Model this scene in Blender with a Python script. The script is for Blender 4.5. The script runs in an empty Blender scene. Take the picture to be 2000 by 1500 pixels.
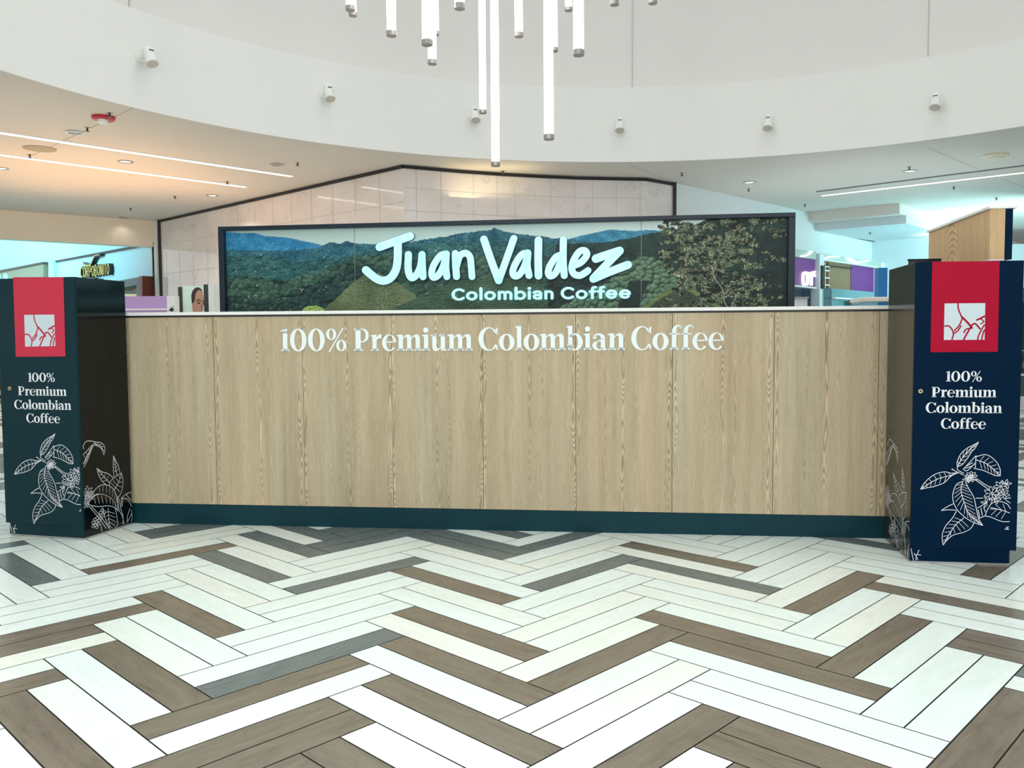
import bpy, bmesh, math, random
import numpy as np
from mathutils import Vector, Matrix
random.seed(7)
SC = bpy.context.scene
COL = SC.collection
PI = math.pi

# ------------------------------------------------------------------ camera
FOC, PITCH, ROLL, CAMZ, CX = 1660.765, -0.05665, -0.00575, 1.3605, 1025.77
_f = Vector((0, math.cos(PITCH), math.sin(PITCH)))
_r0 = Vector((1, 0, 0)); _u0 = _r0.cross(_f)
_r = _r0*math.cos(ROLL) + _u0*math.sin(ROLL)
_u = -_r0*math.sin(ROLL) + _u0*math.cos(ROLL)
CAMP = Vector((0, 0, CAMZ))
cd = bpy.data.cameras.new('camera'); cam = bpy.data.objects.new('camera', cd); COL.objects.link(cam)
cd.sensor_width = 36; cd.lens = FOC/2000*36; cd.shift_x = -(CX-1000)/2000; cd.clip_end = 200
cam.matrix_world = Matrix(((_r.x, _u.x, -_f.x, 0), (_r.y, _u.y, -_f.y, 0), (_r.z, _u.z, -_f.z, CAMZ), (0, 0, 0, 1)))
SC.camera = cam

def ray(x, y): return _f + _r*((x-CX)/FOC) + _u*((750-y)/FOC)
def onz(x, y, z=0.0):
    d = ray(x, y); return CAMP + d*((z-CAMZ)/d.z)
def ony(x, y, Y):
    d = ray(x, y); return CAMP + d*(Y/d.y)
def onv(x, y, A, B):                      # on the vertical plane through A and B
    n = Vector((-(B[1]-A[1]), B[0]-A[0])); d = ray(x, y)
    t = (n.x*A[0]+n.y*A[1])/(n.x*d.x+n.y*d.y); return CAMP + d*t
def pj(X):
    d = Vector(X)-CAMP; z = d.dot(_f); return CX+FOC*d.dot(_r)/z, 750-FOC*d.dot(_u)/z

# ------------------------------------------------------------------ world, big lights, exposure
W = bpy.data.worlds.new('World'); SC.world = W; W.use_nodes = True
W.node_tree.nodes['Background'].inputs[0].default_value = (0.93, 0.98, 1.0, 1)
W.node_tree.nodes['Background'].inputs[1].default_value = 1.15
VS = SC.view_settings
VS.view_transform = 'Standard'; VS.look = 'None'; VS.gamma = 1; VS.use_curve_mapping = False
VS.exposure = 0.13
def area(name, loc, target, sx, sy, power, col=(1, 1, 1), spread=PI):
    l = bpy.data.lights.new(name, 'AREA'); l.shape = 'RECTANGLE'; l.size = sx; l.size_y = sy
    l.energy = power; l.color = col; l.spread = spread
    o = bpy.data.objects.new(name, l); COL.objects.link(o); o.location = loc
    d = Vector(target)-Vector(loc); o.rotation_euler = d.to_track_quat('-Z', 'Y').to_euler(); return o
OC = Vector((1.61, 7.13)); OR = 7.99                 # the round opening in the ceiling
area('skylight_over_rotunda', (1.6, 7.1, 10.8), (1.6, 7.1, 0), 9, 9, 325, (0.92, 0.99, 1.0))
area('near_floor_fill', (-1.0, 1.6, 10.7), (-1.4, 0.2, 0), 7, 4, 130, (0.82, 0.99, 1.0), 1.25)  # added narrow fill that brightens the floor near the camera
area('daylight_left_atrium', (-20, 21, 7.6), (-17, 30, 4.5), 8, 6, 1300, (0.2, 0.82, 1.0), 1.9)
area('end_wall_fill', (12.6, 19.5, 2.9), (10.6, 24, 3.0), 2, 1.2, 200, (0.5, 0.95, 1.0))  # added out-of-frame fill turned on the end wall, no real opening
area('right_shops_up_fill', (9.6, 20.5, 2.6), (9.6, 20.5, 9), 2.5, 3, 14, (0.3, 0.88, 1.0))  # added upward fill that tints the dropped ceiling cyan, no cove there
area('far_right_up_fill', (11.0, 22.0, 3.75), (11.0, 22.0, 9), 1.2, 2.0, 8, (1.0, 0.82, 0.72))  # added warm upward fill for the ceiling beyond the dropped block
area('fill_behind_camera', (-0.4, -3.0, 4.3), (0.2, 8, 1.8), 10, 3, 370, (1.0, 0.99, 0.97))  # added fill aimed forward at the counter front and marble walls
# added upward fills, unseen from below, that brighten and tint the low ceiling
area('left_up_fill', (-8.2, 15.8, 3.1), (-8.2, 15.8, 9), 4.5, 4.5, 60, (1.0, 0.56, 0.27))
area('near_left_up_fill', (-7.5, 11.5, 3.1), (-7.5, 11.5, 9), 4, 3, 9, (1.0, 0.8, 0.62))
area('back_up_fill', (-0.6, 15.6, 3.9), (-0.6, 15.6, 9), 1.5, 0.5, 4, (1.0, 0.8, 0.42))
area('right_up_fill', (7.0, 16.5, 3.1), (7.0, 16.5, 9), 4.5, 4, 20, (0.85, 0.96, 1.0))

# ------------------------------------------------------------------ materials
def lin(c):
    c = np.asarray(c, float)/255.0
    return np.where(c <= 0.04045, c/12.92, ((c+0.055)/1.055)**2.4)
def rgb(r, g, b): return tuple(float(v) for v in lin((r, g, b)))+(1,)
MATS = {}
def mat(name, col, rough=0.5, metal=0.0, spec=0.5, emit=None, es=1.0, noise=0.0, nscale=20.0, bump=0.0, coat=0.0):
    if name in MATS: return MATS[name]
    m = bpy.data.materials.new(name); m.use_nodes = True; MATS[name] = m
    nt = m.node_tree; b = nt.nodes['Principled BSDF']
    b.inputs['Base Color'].default_value = rgb(*col); b.inputs['Roughness'].default_value = rough
    b.inputs['Metallic'].default_value = metal; b.inputs['Specular IOR Level'].default_value = spec
    b.inputs['Coat Weight'].default_value = coat; b.inputs['Coat Roughness'].default_value = 0.05
    if emit: b.inputs['Emission Color'].default_value = rgb(*emit); b.inputs['Emission Strength'].default_value = es
    if noise or bump:
        tc = nt.nodes.new('ShaderNodeTexCoord'); n = nt.nodes.new('ShaderNodeTexNoise')
        n.inputs['Scale'].default_value = nscale; n.inputs['Detail'].default_value = 4
        nt.links.new(tc.outputs['Object'], n.inputs['Vector'])
        if noise:
            mx = nt.nodes.new('ShaderNodeMix'); mx.data_type = 'RGBA'; mx.blend_type = 'MULTIPLY'
            mx.inputs['Factor'].default_value = 1.0; mx.inputs['A'].default_value = rgb(*col)
            r = nt.nodes.new('ShaderNodeMapRange'); r.inputs['To Min'].default_value = 1-noise; r.inputs['To Max'].default_value = 1+noise
            nt.links.new(n.outputs['Fac'], r.inputs['Value']); nt.links.new(r.outputs[0], mx.inputs['B'])
            nt.links.new(mx.outputs['Result'], b.inputs['Base Color'])
        if bump:
            bp = nt.nodes.new('ShaderNodeBump'); bp.inputs['Strength'].default_value = bump; bp.inputs['Distance'].default_value = 0.01
            nt.links.new(n.outputs['Fac'], bp.inputs['Height']); nt.links.new(bp.outputs[0], b.inputs['Normal'])
    return m
class NT:                                            # tiny node-graph helper
    def __init__(s, name):
        s.m = bpy.data.materials.new(name); s.m.use_nodes = True; s.t = s.m.node_tree; s.b = s.t.nodes['Principled BSDF']
    def n(s, typ, **kw):
        o = s.t.nodes.new(typ)
        for k, v in kw.items(): setattr(o, k, v)
        return o
    def l(s, a, b): s.t.links.new(a, b)
    def val(s, node, key, v):
        if hasattr(v, 'links') or isinstance(v, bpy.types.NodeSocket): s.l(v, node.inputs[key])
        else: node.inputs[key].default_value = v
    def math(s, op, a, b=0.0, c=None):
        o = s.n('ShaderNodeMath', operation=op); s.val(o, 0, a); s.val(o, 1, b)
        if c is not None: s.val(o, 2, c)
        return o.outputs[0]
    def mapping(s, src, scale=(1, 1, 1), loc=(0, 0, 0)):
        o = s.n('ShaderNodeMapping'); o.inputs['Scale'].default_value = scale; o.inputs['Location'].default_value = loc
        s.l(src, o.inputs['Vector']); return o.outputs[0]
    def noise(s, vec, scale=5, detail=4, rough=0.5, dist=0.0):
        o = s.n('ShaderNodeTexNoise'); s.l(vec, o.inputs['Vector']); o.inputs['Scale'].default_value = scale
        o.inputs['Detail'].default_value = detail; o.inputs['Roughness'].default_value = rough; o.inputs['Distortion'].default_value = dist
        return o.outputs['Fac']
    def rng(s, v, a, b, c, d):
        o = s.n('ShaderNodeMapRange'); s.val(o, 'Value', v)
        for k, x in zip(('From Min', 'From Max', 'To Min', 'To Max'), (a, b, c, d)): o.inputs[k].default_value = x
        return o.outputs[0]
    def mix(s, f, a, b, blend='MIX'):
        o = s.n('ShaderNodeMix', data_type='RGBA', blend_type=blend); s.val(o, 'Factor', f)
        s.val(o, 'A', a); s.val(o, 'B', b); return o.outputs['Result']
def oak(name, light, dark, seed=0.0):
    g = NT(name); tc0 = g.n('ShaderNodeTexCoord').outputs['Object']; oi = g.n('ShaderNodeObjectInfo').outputs['Random']
    cb = g.n('ShaderNodeCombineXYZ'); g.l(g.math('MULTIPLY', oi, 37.0), cb.inputs[0]); g.l(g.math('MULTIPLY', oi, 11.0), cb.inputs[2])
    ad = g.n('ShaderNodeVectorMath', operation='ADD'); g.l(tc0, ad.inputs[0]); g.l(cb.outputs[0], ad.inputs[1]); tc = ad.outputs[0]
    fine = g.noise(g.mapping(tc, (230, 230, 13)), 1, 4, 0.65)
    mid = g.noise(g.mapping(tc, (40, 40, 2.2)), 1, 3, 0.6)
    band = g.noise(g.mapping(tc, (11, 11, 0.5), (seed, 3, 0)), 1, 2, 0.5)
    tint = g.noise(g.mapping(tc, (6, 6, 0.5), (seed, 31, 0)), 1, 1, 0.5)
    sx = g.n('ShaderNodeSeparateXYZ'); g.l(tc0, sx.inputs[0]); X, Z = sx.outputs[0], sx.outputs[2]
    def cathedral(cell, off, hw, sd, freq):          # nested flame figure in a narrow column
        q = g.math('ADD', g.math('DIVIDE', X, cell), off); idx = g.math('FLOOR', q)
        loc = g.math('MULTIPLY', g.math('SUBTRACT', g.math('SUBTRACT', q, idx), 0.5), cell)
        rs = g.math('ADD', g.math('MULTIPLY', oi, 29.0), g.math('MULTIPLY', idx, 7.3))
        def n1(sc, k):
            c = g.n('ShaderNodeCombineXYZ'); g.l(g.math('MULTIPLY', Z, sc), c.inputs[2]); g.l(g.math('ADD', rs, k+sd), c.inputs[0])
            return g.noise(c.outputs[0], 1, 1.5, 0.5)
        wob = g.math('MULTIPLY', g.math('SUBTRACT', n1(2.2, 0), 0.5), 0.06)
        w = g.math('MULTIPLY_ADD', n1(2.6, 4), hw*1.3, hw*0.35)
        d = g.math('DIVIDE', g.math('SUBTRACT', loc, wob), w)
        jit = g.math('MULTIPLY', g.math('SUBTRACT', g.noise(g.mapping(tc, (70, 70, 26)), 1, 2), 0.5), 2.2)
        ph = g.math('ADD', g.math('ADD', g.math('MULTIPLY', n1(1.5, 9), freq), g.math('MULTIPLY', g.math('MULTIPLY', d, d), 13.0)), jit)
        r = g.math('SINE', ph)
        m = g.math('POWER', 2.718, g.math('MULTIPLY', g.math('POWER', g.math('ABSOLUTE', d), 2.4), -0.9))
        m = g.math('MULTIPLY', m, g.rng(n1(1.7, 17), 0.33, 0.55, 0.15, 1.0))
        return g.math('MULTIPLY', r, m)
    cat = g.math('ADD', g.math('MULTIPLY', cathedral(0.31, 0.5, 0.026, 1.0, 150.0), 0.36), g.math('MULTIPLY', cathedral(0.207, 0.1, 0.016, 40.0, 120.0), 0.2))
    k = g.math('ADD', cat, g.math('MULTIPLY', g.rng(fine, 0.3, 0.75, 0, 1), 0.42))
    k = g.math('ADD', k, g.rng(mid, 0.3, 0.7, 0.0, 0.2)); k = g.math('ADD', k, g.rng(band, 0.3, 0.75, -0.05, 0.3))
    lt = g.mix(g.rng(tint, 0.35, 0.65, 0, 1), rgb(*light), rgb(light[0]*1.015, light[1]*0.975, light[2]*0.97))
    col = g.mix(k, lt, rgb(*dark)); g.l(col, g.b.inputs['Base Color'])
    g.b.inputs['Roughness'].default_value = 0.5; g.b.inputs['Specular IOR Level'].default_value = 0.3
    return g.m
def floor_mat():
    g = NT('herringbone_planks')
    at = g.n('ShaderNodeAttribute', attribute_name='tone'); rn = g.n('ShaderNodeAttribute', attribute_name='rnd')
    uv = g.n('ShaderNodeUVMap', uv_map='UVMap').outputs[0]
    ofs = g.n('ShaderNodeVectorMath', operation='ADD'); g.l(uv, ofs.inputs[0])
    cb = g.n('ShaderNodeCombineXYZ'); g.l(g.math('MULTIPLY', rn.outputs['Fac'], 91.0), cb.inputs[0]); g.l(g.math('MULTIPLY', rn.outputs['Fac'], 53.0), cb.inputs[1]); g.l(cb.outputs[0], ofs.inputs[1])
    v = ofs.outputs[0]
    fine = g.noise(g.mapping(v, (6, 110, 1)), 1, 5, 0.6, 0.3)
    blot = g.noise(g.mapping(v, (2.2, 11, 1)), 1, 4, 0.6, 1.6)
    veins = g.rng(g.math('SINE', g.math('MULTIPLY', g.noise(g.mapping(v, (1.3, 9, 1)), 1, 3, 0.5, 1.0), 46.0)), 0.55, 1.0, 0.0, 1.0)
    veins = g.math('MULTIPLY', veins, g.rng(blot, 0.48, 0.7, 0.0, 1.0))
    k = g.math('ADD', g.math('MULTIPLY', g.rng(fine, 0.3, 0.7, 0, 1), 0.25), g.math('MULTIPLY', g.rng(blot, 0.35, 0.8, 0, 1), 0.5))
    kd = g.math('ADD', g.math('MULTIPLY', k, 0.9), g.math('MULTIPLY', veins, 0.25))
    t = at.outputs['Fac']
    white = g.mix(k, rgb(243, 252, 248), rgb(217, 228, 221))
    cream = g.mix(k, rgb(246, 250, 240), rgb(220, 220, 206))
    white = g.mix(g.rng(rn.outputs['Fac'], 0.6, 1.0, 0.0, 1.0), white, cream)
    brown = g.mix(kd, rgb(134, 124, 109), rgb(84, 75, 63))
    gray = g.mix(kd, rgb(118, 127, 126), rgb(78, 86, 86))
    c = g.mix(g.rng(t, 0.4, 0.6, 0, 1), white, brown); c = g.mix(g.rng(t, 1.4, 1.6, 0, 1), c, gray)
    g.l(c, g.b.inputs['Base Color']); g.b.inputs['Specular IOR Level'].default_value = 0.32
    g.l(g.rng(fine, 0.2, 0.8, 0.20, 0.32), g.b.inputs['Roughness'])
    return g.m
def marble(name, base, vein, cool=0.0):
    g = NT(name); tc = g.n('ShaderNodeTexCoord').outputs['Object']
    w = g.noise(g.mapping(tc, (1.6, 1.6, 1.6)), 1, 3, 0.6)
    a = g.n('ShaderNodeVectorMath', operation='ADD'); g.l(tc, a.inputs[0]); sc = g.n('ShaderNodeVectorMath', operation='SCALE')
    cbx = g.n('ShaderNodeCombineXYZ'); g.l(w, cbx.inputs[0]); g.l(w, cbx.inputs[2]); g.l(cbx.outputs[0], sc.inputs[0]); sc.inputs['Scale'].default_value = 1.4; g.l(sc.outputs[0], a.inputs[1])
    mp = g.n('ShaderNodeMapping'); mp.inputs['Rotation'].default_value = (0, 0.75, 0); mp.inputs['Scale'].default_value = (1.0, 1.0, 4.0); g.l(a.outputs[0], mp.inputs['Vector'])
    n1 = g.noise(mp.outputs[0], 1.9, 5, 0.62, 0.4)
    band = g.math('ABSOLUTE', g.math('SUBTRACT', n1, 0.5))
    v = g.rng(band, 0.0, 0.018, 1.0, 0.0)
    gate = g.rng(g.noise(g.mapping(tc, (2.3, 2.3, 2.3)), 1, 2), 0.5, 0.62, 0, 1)
    v = g.math('MULTIPLY', g.math('MULTIPLY', v, gate), 0.42)
    cl = g.noise(g.mapping(tc, (0.9, 0.9, 1.4)), 1, 3)
    v = g.math('ADD', v, g.rng(cl, 0.4, 0.8, 0.0, 0.22))
    g.l(g.mix(v, rgb(*base), rgb(*vein)), g.b.inputs['Base Color'])
    g.b.inputs['Roughness'].default_value = 0.07
    bp = g.n('ShaderNodeBump'); bp.inputs['Strength'].default_value = 0.05; bp.inputs['Distance'].default_value = 0.05
    g.l(g.noise(g.mapping(tc, (1.1, 1.1, 1.1)), 1, 1), bp.inputs['Height']); g.l(bp.outputs[0], g.b.inputs['Normal'])
    return g.m
M_OAK = oak('washed_oak_laminate', (212, 199, 168), (146, 128, 100))
M_OAK2 = oak('pale_oak_laminate', (226, 194, 150), (170, 138, 98), 13.0)
M_FLOOR = floor_mat()
M_MARB = marble('polished_marble_tile', (242, 233, 230), (150, 142, 134))
M_PAINT = mat('white_wall_paint', (236, 236, 232), 0.6, noise=0.015, nscale=3)
M_DRUM = mat('grey_white_drum_paint', (234, 231, 228), 0.6, noise=0.015, nscale=2)
M_SOFFIT = mat('warm_white_ceiling_paint', (228, 220, 212), 0.7, noise=0.015, nscale=2)
M_BULK = mat('warm_bulkhead_paint', (248, 236, 214), 0.7, noise=0.01)
M_TEAL = mat('dark_teal_laminate', (12, 48, 56), 0.35, spec=0.14, noise=0.12, nscale=300)
M_NAVY = mat('dark_navy_laminate', (0, 30, 56), 0.4, spec=0.05, noise=0.12, nscale=300)
M_PLINTH = mat('teal_plinth_laminate', (8, 56, 66), 0.4, spec=0.2, noise=0.08, nscale=200)
M_BLK = mat('black_metal', (22, 22, 24), 0.4)
M_FRAME = mat('slate_frame_metal', (24, 40, 54), 0.35, spec=0.3)
M_WHITE = mat('white_solid_surface', (243, 244, 240), 0.25)
M_RED = mat('red_vinyl', (205, 32, 66), 0.4, noise=0.05, nscale=250)
M_RED2 = mat('crimson_vinyl', (178, 0, 46), 0.5, spec=0.15, noise=0.05, nscale=250)
M_LOGO = mat('pale_vinyl', (208, 222, 230), 0.4)
M_INK = mat('white_print', (238, 240, 246), 0.5)
M_STEEL = mat('brushed_steel', (190, 190, 188), 0.3, metal=0.9)
M_CAP = mat('aluminium_cap', (168, 162, 158), 0.35, metal=0.6)
M_LETTER = mat('frosted_acrylic_letter', (242, 252, 252), 0.15, spec=0.8)
M_LIT = mat('lit_acrylic', (190, 232, 240), 0.3, emit=(176, 240, 255), es=0.50)
M_TUBE = mat('lit_tube', (255, 255, 255), 0.4, emit=(255, 250, 252), es=5.0)
M_STRIP = mat('lit_linear_diffuser', (255, 255, 255), 0.4, emit=(255, 248, 238), es=6.0)
M_GROUT = mat('dark_grout', (26, 22, 20), 0.9)

# ------------------------------------------------------------------ mesh helpers
class MB:
    """collects shapes and links them as ONE mesh object"""
    def __init__(s): s.v = []; s.f = []
    def add(s, vs, fs):
        o = len(s.v); s.v += [tuple(v) for v in vs]; s.f += [tuple(i+o for i in f) for f in fs]; return s
    def quad(s, a, b, c, d): return s.add([a, b, c, d], [(0, 1, 2, 3)])
    def box(s, x0, x1, y0, y1, z0, z1):
        return s.add([(x0, y0, z0), (x1, y0, z0), (x1, y1, z0), (x0, y1, z0), (x0, y0, z1), (x1, y0, z1), (x1, y1, z1), (x0, y1, z1)],
                     [(0, 3, 2, 1), (4, 5, 6, 7), (0, 1, 5, 4), (1, 2, 6, 5), (2, 3, 7, 6), (3, 0, 4, 7)])
    def prism(s, pts, z0, z1):                        # plan polygon extruded up
        n = len(pts); vs = [(p[0], p[1], z0) for p in pts]+[(p[0], p[1], z1) for p in pts]
        fs = [tuple(range(n-1, -1, -1)), tuple(range(n, 2*n))]+[(i, (i+1) % n, n+(i+1) % n, n+i) for i in range(n)]
        return s.add(vs, fs)
    def slab(s, A, B, th, z0, z1):                    # wall segment A->B, thickness to its left (away)
        d = Vector((B[0]-A[0], B[1]-A[1])); n = Vector((-d.y, d.x)).normalized()*th
        return s.prism([(A[0], A[1]), (B[0], B[1]), (B[0]+n.x, B[1]+n.y), (A[0]+n.x, A[1]+n.y)], z0, z1)
    def tube(s, path, r, seg=12, caps=True):
        path = [Vector(p) for p in path]; n = len(path); rr = r if isinstance(r, (list, tuple)) else [r]*n
        vs = []; up = None
        for i, p in enumerate(path):
            t = (path[min(i+1, n-1)]-path[max(i-1, 0)]).normalized()
            if t.length < 1e-6: t = Vector((0, 0, 1))
            if up is None: up = Vector((1, 0, 0)) if abs(t.x) < 0.9 else Vector((0, 1, 0))
            a = t.cross(up).normalized(); b = t.cross(a).normalized()
            for k in range(seg):
                w = 2*PI*k/seg; vs.append(p+(a*math.cos(w)+b*math.sin(w))*rr[i])
        fs = [(i*seg+k, i*seg+(k+1) % seg, (i+1)*seg+(k+1) % seg, (i+1)*seg+k) for i in range(n-1) for k in range(seg)]
        if caps: fs += [tuple(range(seg-1, -1, -1)), tuple((n-1)*seg+k for k in range(seg))]
        return s.add(vs, fs)
    def lathe(s, prof, o=(0, 0, 0), seg=24):
        vs = [(o[0]+r*math.cos(2*PI*k/seg), o[1]+r*math.sin(2*PI*k/seg), o[2]+z) for r, z in prof for k in range(seg)]
        n = len(prof); fs = [(i*seg+k, i*seg+(k+1) % seg, (i+1)*seg+(k+1) % seg, (i+1)*seg+k) for i in range(n-1) for k in range(seg)]
        fs += [tuple(range(seg-1, -1, -1)), tuple((n-1)*seg+k for k in range(seg))]
        return s.add(vs, fs)
    def build(s, name, m, parent=None, bevel=0.0, smooth=False, M=None):
        me = bpy.data.meshes.new(name); me.from_pydata([tuple(v) for v in s.v], [], s.f); me.update()
        bm = bmesh.new(); bm.from_mesh(me); bmesh.ops.recalc_face_normals(bm, faces=bm.faces); bm.to_mesh(me); bm.free()
        o = bpy.data.objects.new(name, me); COL.objects.link(o); me.materials.append(m)
        if smooth:
            me.polygons.foreach_set('use_smooth', [True]*len(me.polygons)); 
            me.set_sharp_from_angle(angle=0.7)
        if bevel:
            b = o.modifiers.new('bevel', 'BEVEL'); b.width = bevel; b.segments = 2; b.limit_method = 'ANGLE'
        if parent is not None: adopt(parent, o)
        if M is not None: o.matrix_basis = M
        return o
def worldm(o):
    m = o.matrix_basis.copy()
    return (worldm(o.parent) @ o.matrix_parent_inverse @ m) if o.parent else m
def adopt(p, o):                                     # meshes are written in world coordinates
    o.parent = p; o.matrix_parent_inverse = worldm(p).inverted()
def empty(name, loc=(0, 0, 0), rz=0.0):
    o = bpy.data.objects.new(name, None); COL.objects.link(o); o.location = loc; o.rotation_euler = (0, 0, rz)
    o.empty_display_size = 0.1; return o
def tag(o, label, cat, group=None, kind=None):
    o['label'] = label; o['category'] = cat
    if group: o['group'] = group
    if kind: o['kind'] = kind
    return o
def struct(o, label=None):
    o['kind'] = 'structure'
    if label: o['label'] = label
    return o
def copy_tree(o, parent=None):
    c = o.copy(); COL.objects.link(c)
    if parent is not None:
        k = o.matrix_parent_inverse.copy(); c.parent = parent; c.matrix_parent_inverse = k
    for ch in list(o.children): copy_tree(ch, c)
    return c

# flat shapes: lists of polygons in the (x, y) plane, turned to solids of some depth
def catmull(P, k=8):
    P = [Vector(p) for p in P]
    if len(P) < 3: return P
    out = []
    for i in range(len(P)-1):
        p0 = P[i-1] if i else P[0]*2-P[1]; p1, p2 = P[i], P[i+1]; p3 = P[i+2] if i+2 < len(P) else P[-1]*2-P[-2]
        for j in range(k):
            t = j/k; out.append(0.5*((2*p1)+(p2-p0)*t+(2*p0-5*p1+4*p2-p3)*t*t+(3*p1-p0-3*p2+p3)*t**3))
    out.append(P[-1]); return out
class Flat:
    def __init__(s): s.v = []; s.f = []              # 2D verts, faces; solidified on placing
        
    def strip(s, L, R):
        o = len(s.v); n = len(L)
        for a, b in zip(L, R): s.v += [tuple(a[:2]), tuple(b[:2])]
        s.f += [(o+2*i, o+2*i+1, o+2*i+3, o+2*i+2) for i in range(n-1)]; return s
    def poly(s, pts):
        o = len(s.v); s.v += [tuple(p[:2]) for p in pts]; s.f.append(tuple(range(o, o+len(pts)))); return s
    def rect(s, x0, y0, x1, y1): return s.poly([(x0, y0), (x1, y0), (x1, y1), (x0, y1)])
    def disc(s, x, y, rx, ry=None, n=20):
        ry = ry or rx; return s.poly([(x+rx*math.cos(2*PI*i/n), y+ry*math.sin(2*PI*i/n)) for i in range(n)])
    def arc(s, c, r, ci, ri, a0=0, a1=360, n=40):     # between an outer and an inner ellipse
        A = [math.radians(a0+(a1-a0)*i/n) for i in range(n+1)]
        return s.strip([(c[0]+r[0]*math.cos(a), c[1]+r[1]*math.sin(a)) for a in A], [(ci[0]+ri[0]*math.cos(a), ci[1]+ri[1]*math.sin(a)) for a in A])
    def stroke(s, pts, w, cap=True, k=8, smooth=True):
        P = catmull([(p[0], p[1], 0) for p in pts], k) if smooth else [Vector((p[0], p[1], 0)) for p in pts]
        n = len(P); W_ = [w]*n if not isinstance(w, (list, tuple)) else [w[0]+(w[1]-w[0])*i/(n-1) for i in range(n)]
        L, R = [], []
        for i in range(n):
            t = P[min(i+1, n-1)]-P[max(i-1, 0)]; t = t.normalized() if t.length > 1e-9 else Vector((1, 0, 0))
            q = Vector((-t.y, t.x, 0))*W_[i]/2; L.append(P[i]+q); R.append(P[i]-q)
        s.strip(L, R)
        if cap:
            s.disc(P[0].x, P[0].y, W_[0]/2, n=12); s.disc(P[-1].x, P[-1].y, W_[-1]/2, n=12)
        return s
    def mapped(s, fn):
        o = Flat(); o.v = [fn(*p) for p in s.v]; o.f = list(s.f); return o
    def add(s, other, sx=1, sy=1, dx=0, dy=0):
        o = len(s.v); s.v += [(x*sx+dx, y*sy+dy) for x, y in other.v]; s.f += [tuple(i+o for i in f) for f in other.f]; return s
    def build(s, name, m, parent, to3, depth=0.0):
        """to3(x, y) -> (front 3D point, outward normal); a solid of that depth standing proud of the face"""
        vs = []; fs = []
        fr = [to3(x, y) for x, y in s.v]; N = len(fr)
        vs = [p+nn*depth for p, nn in fr]
        fs = list(s.f)
        if depth > 0.0012:
            vs += [p-nn*0.0005 for p, nn in fr]
            from collections import Counter
            cnt = Counter()
            for f in s.f:
                for i in range(len(f)): cnt[frozenset((f[i], f[(i+1) % len(f)]))] += 1
            for f in s.f:
                for i in range(len(f)):
                    a, b = f[i], f[(i+1) % len(f)]
                    if cnt[frozenset((a, b))] == 1: fs.append((a, b, b+N, a+N))
        me = bpy.data.meshes.new(name); me.from_pydata([tuple(v) for v in vs], [], fs); me.update()
        o = bpy.data.objects.new(name, me); COL.objects.link(o); me.materials.append(m)
        if parent is not None: adopt(parent, o)
        return o

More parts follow.
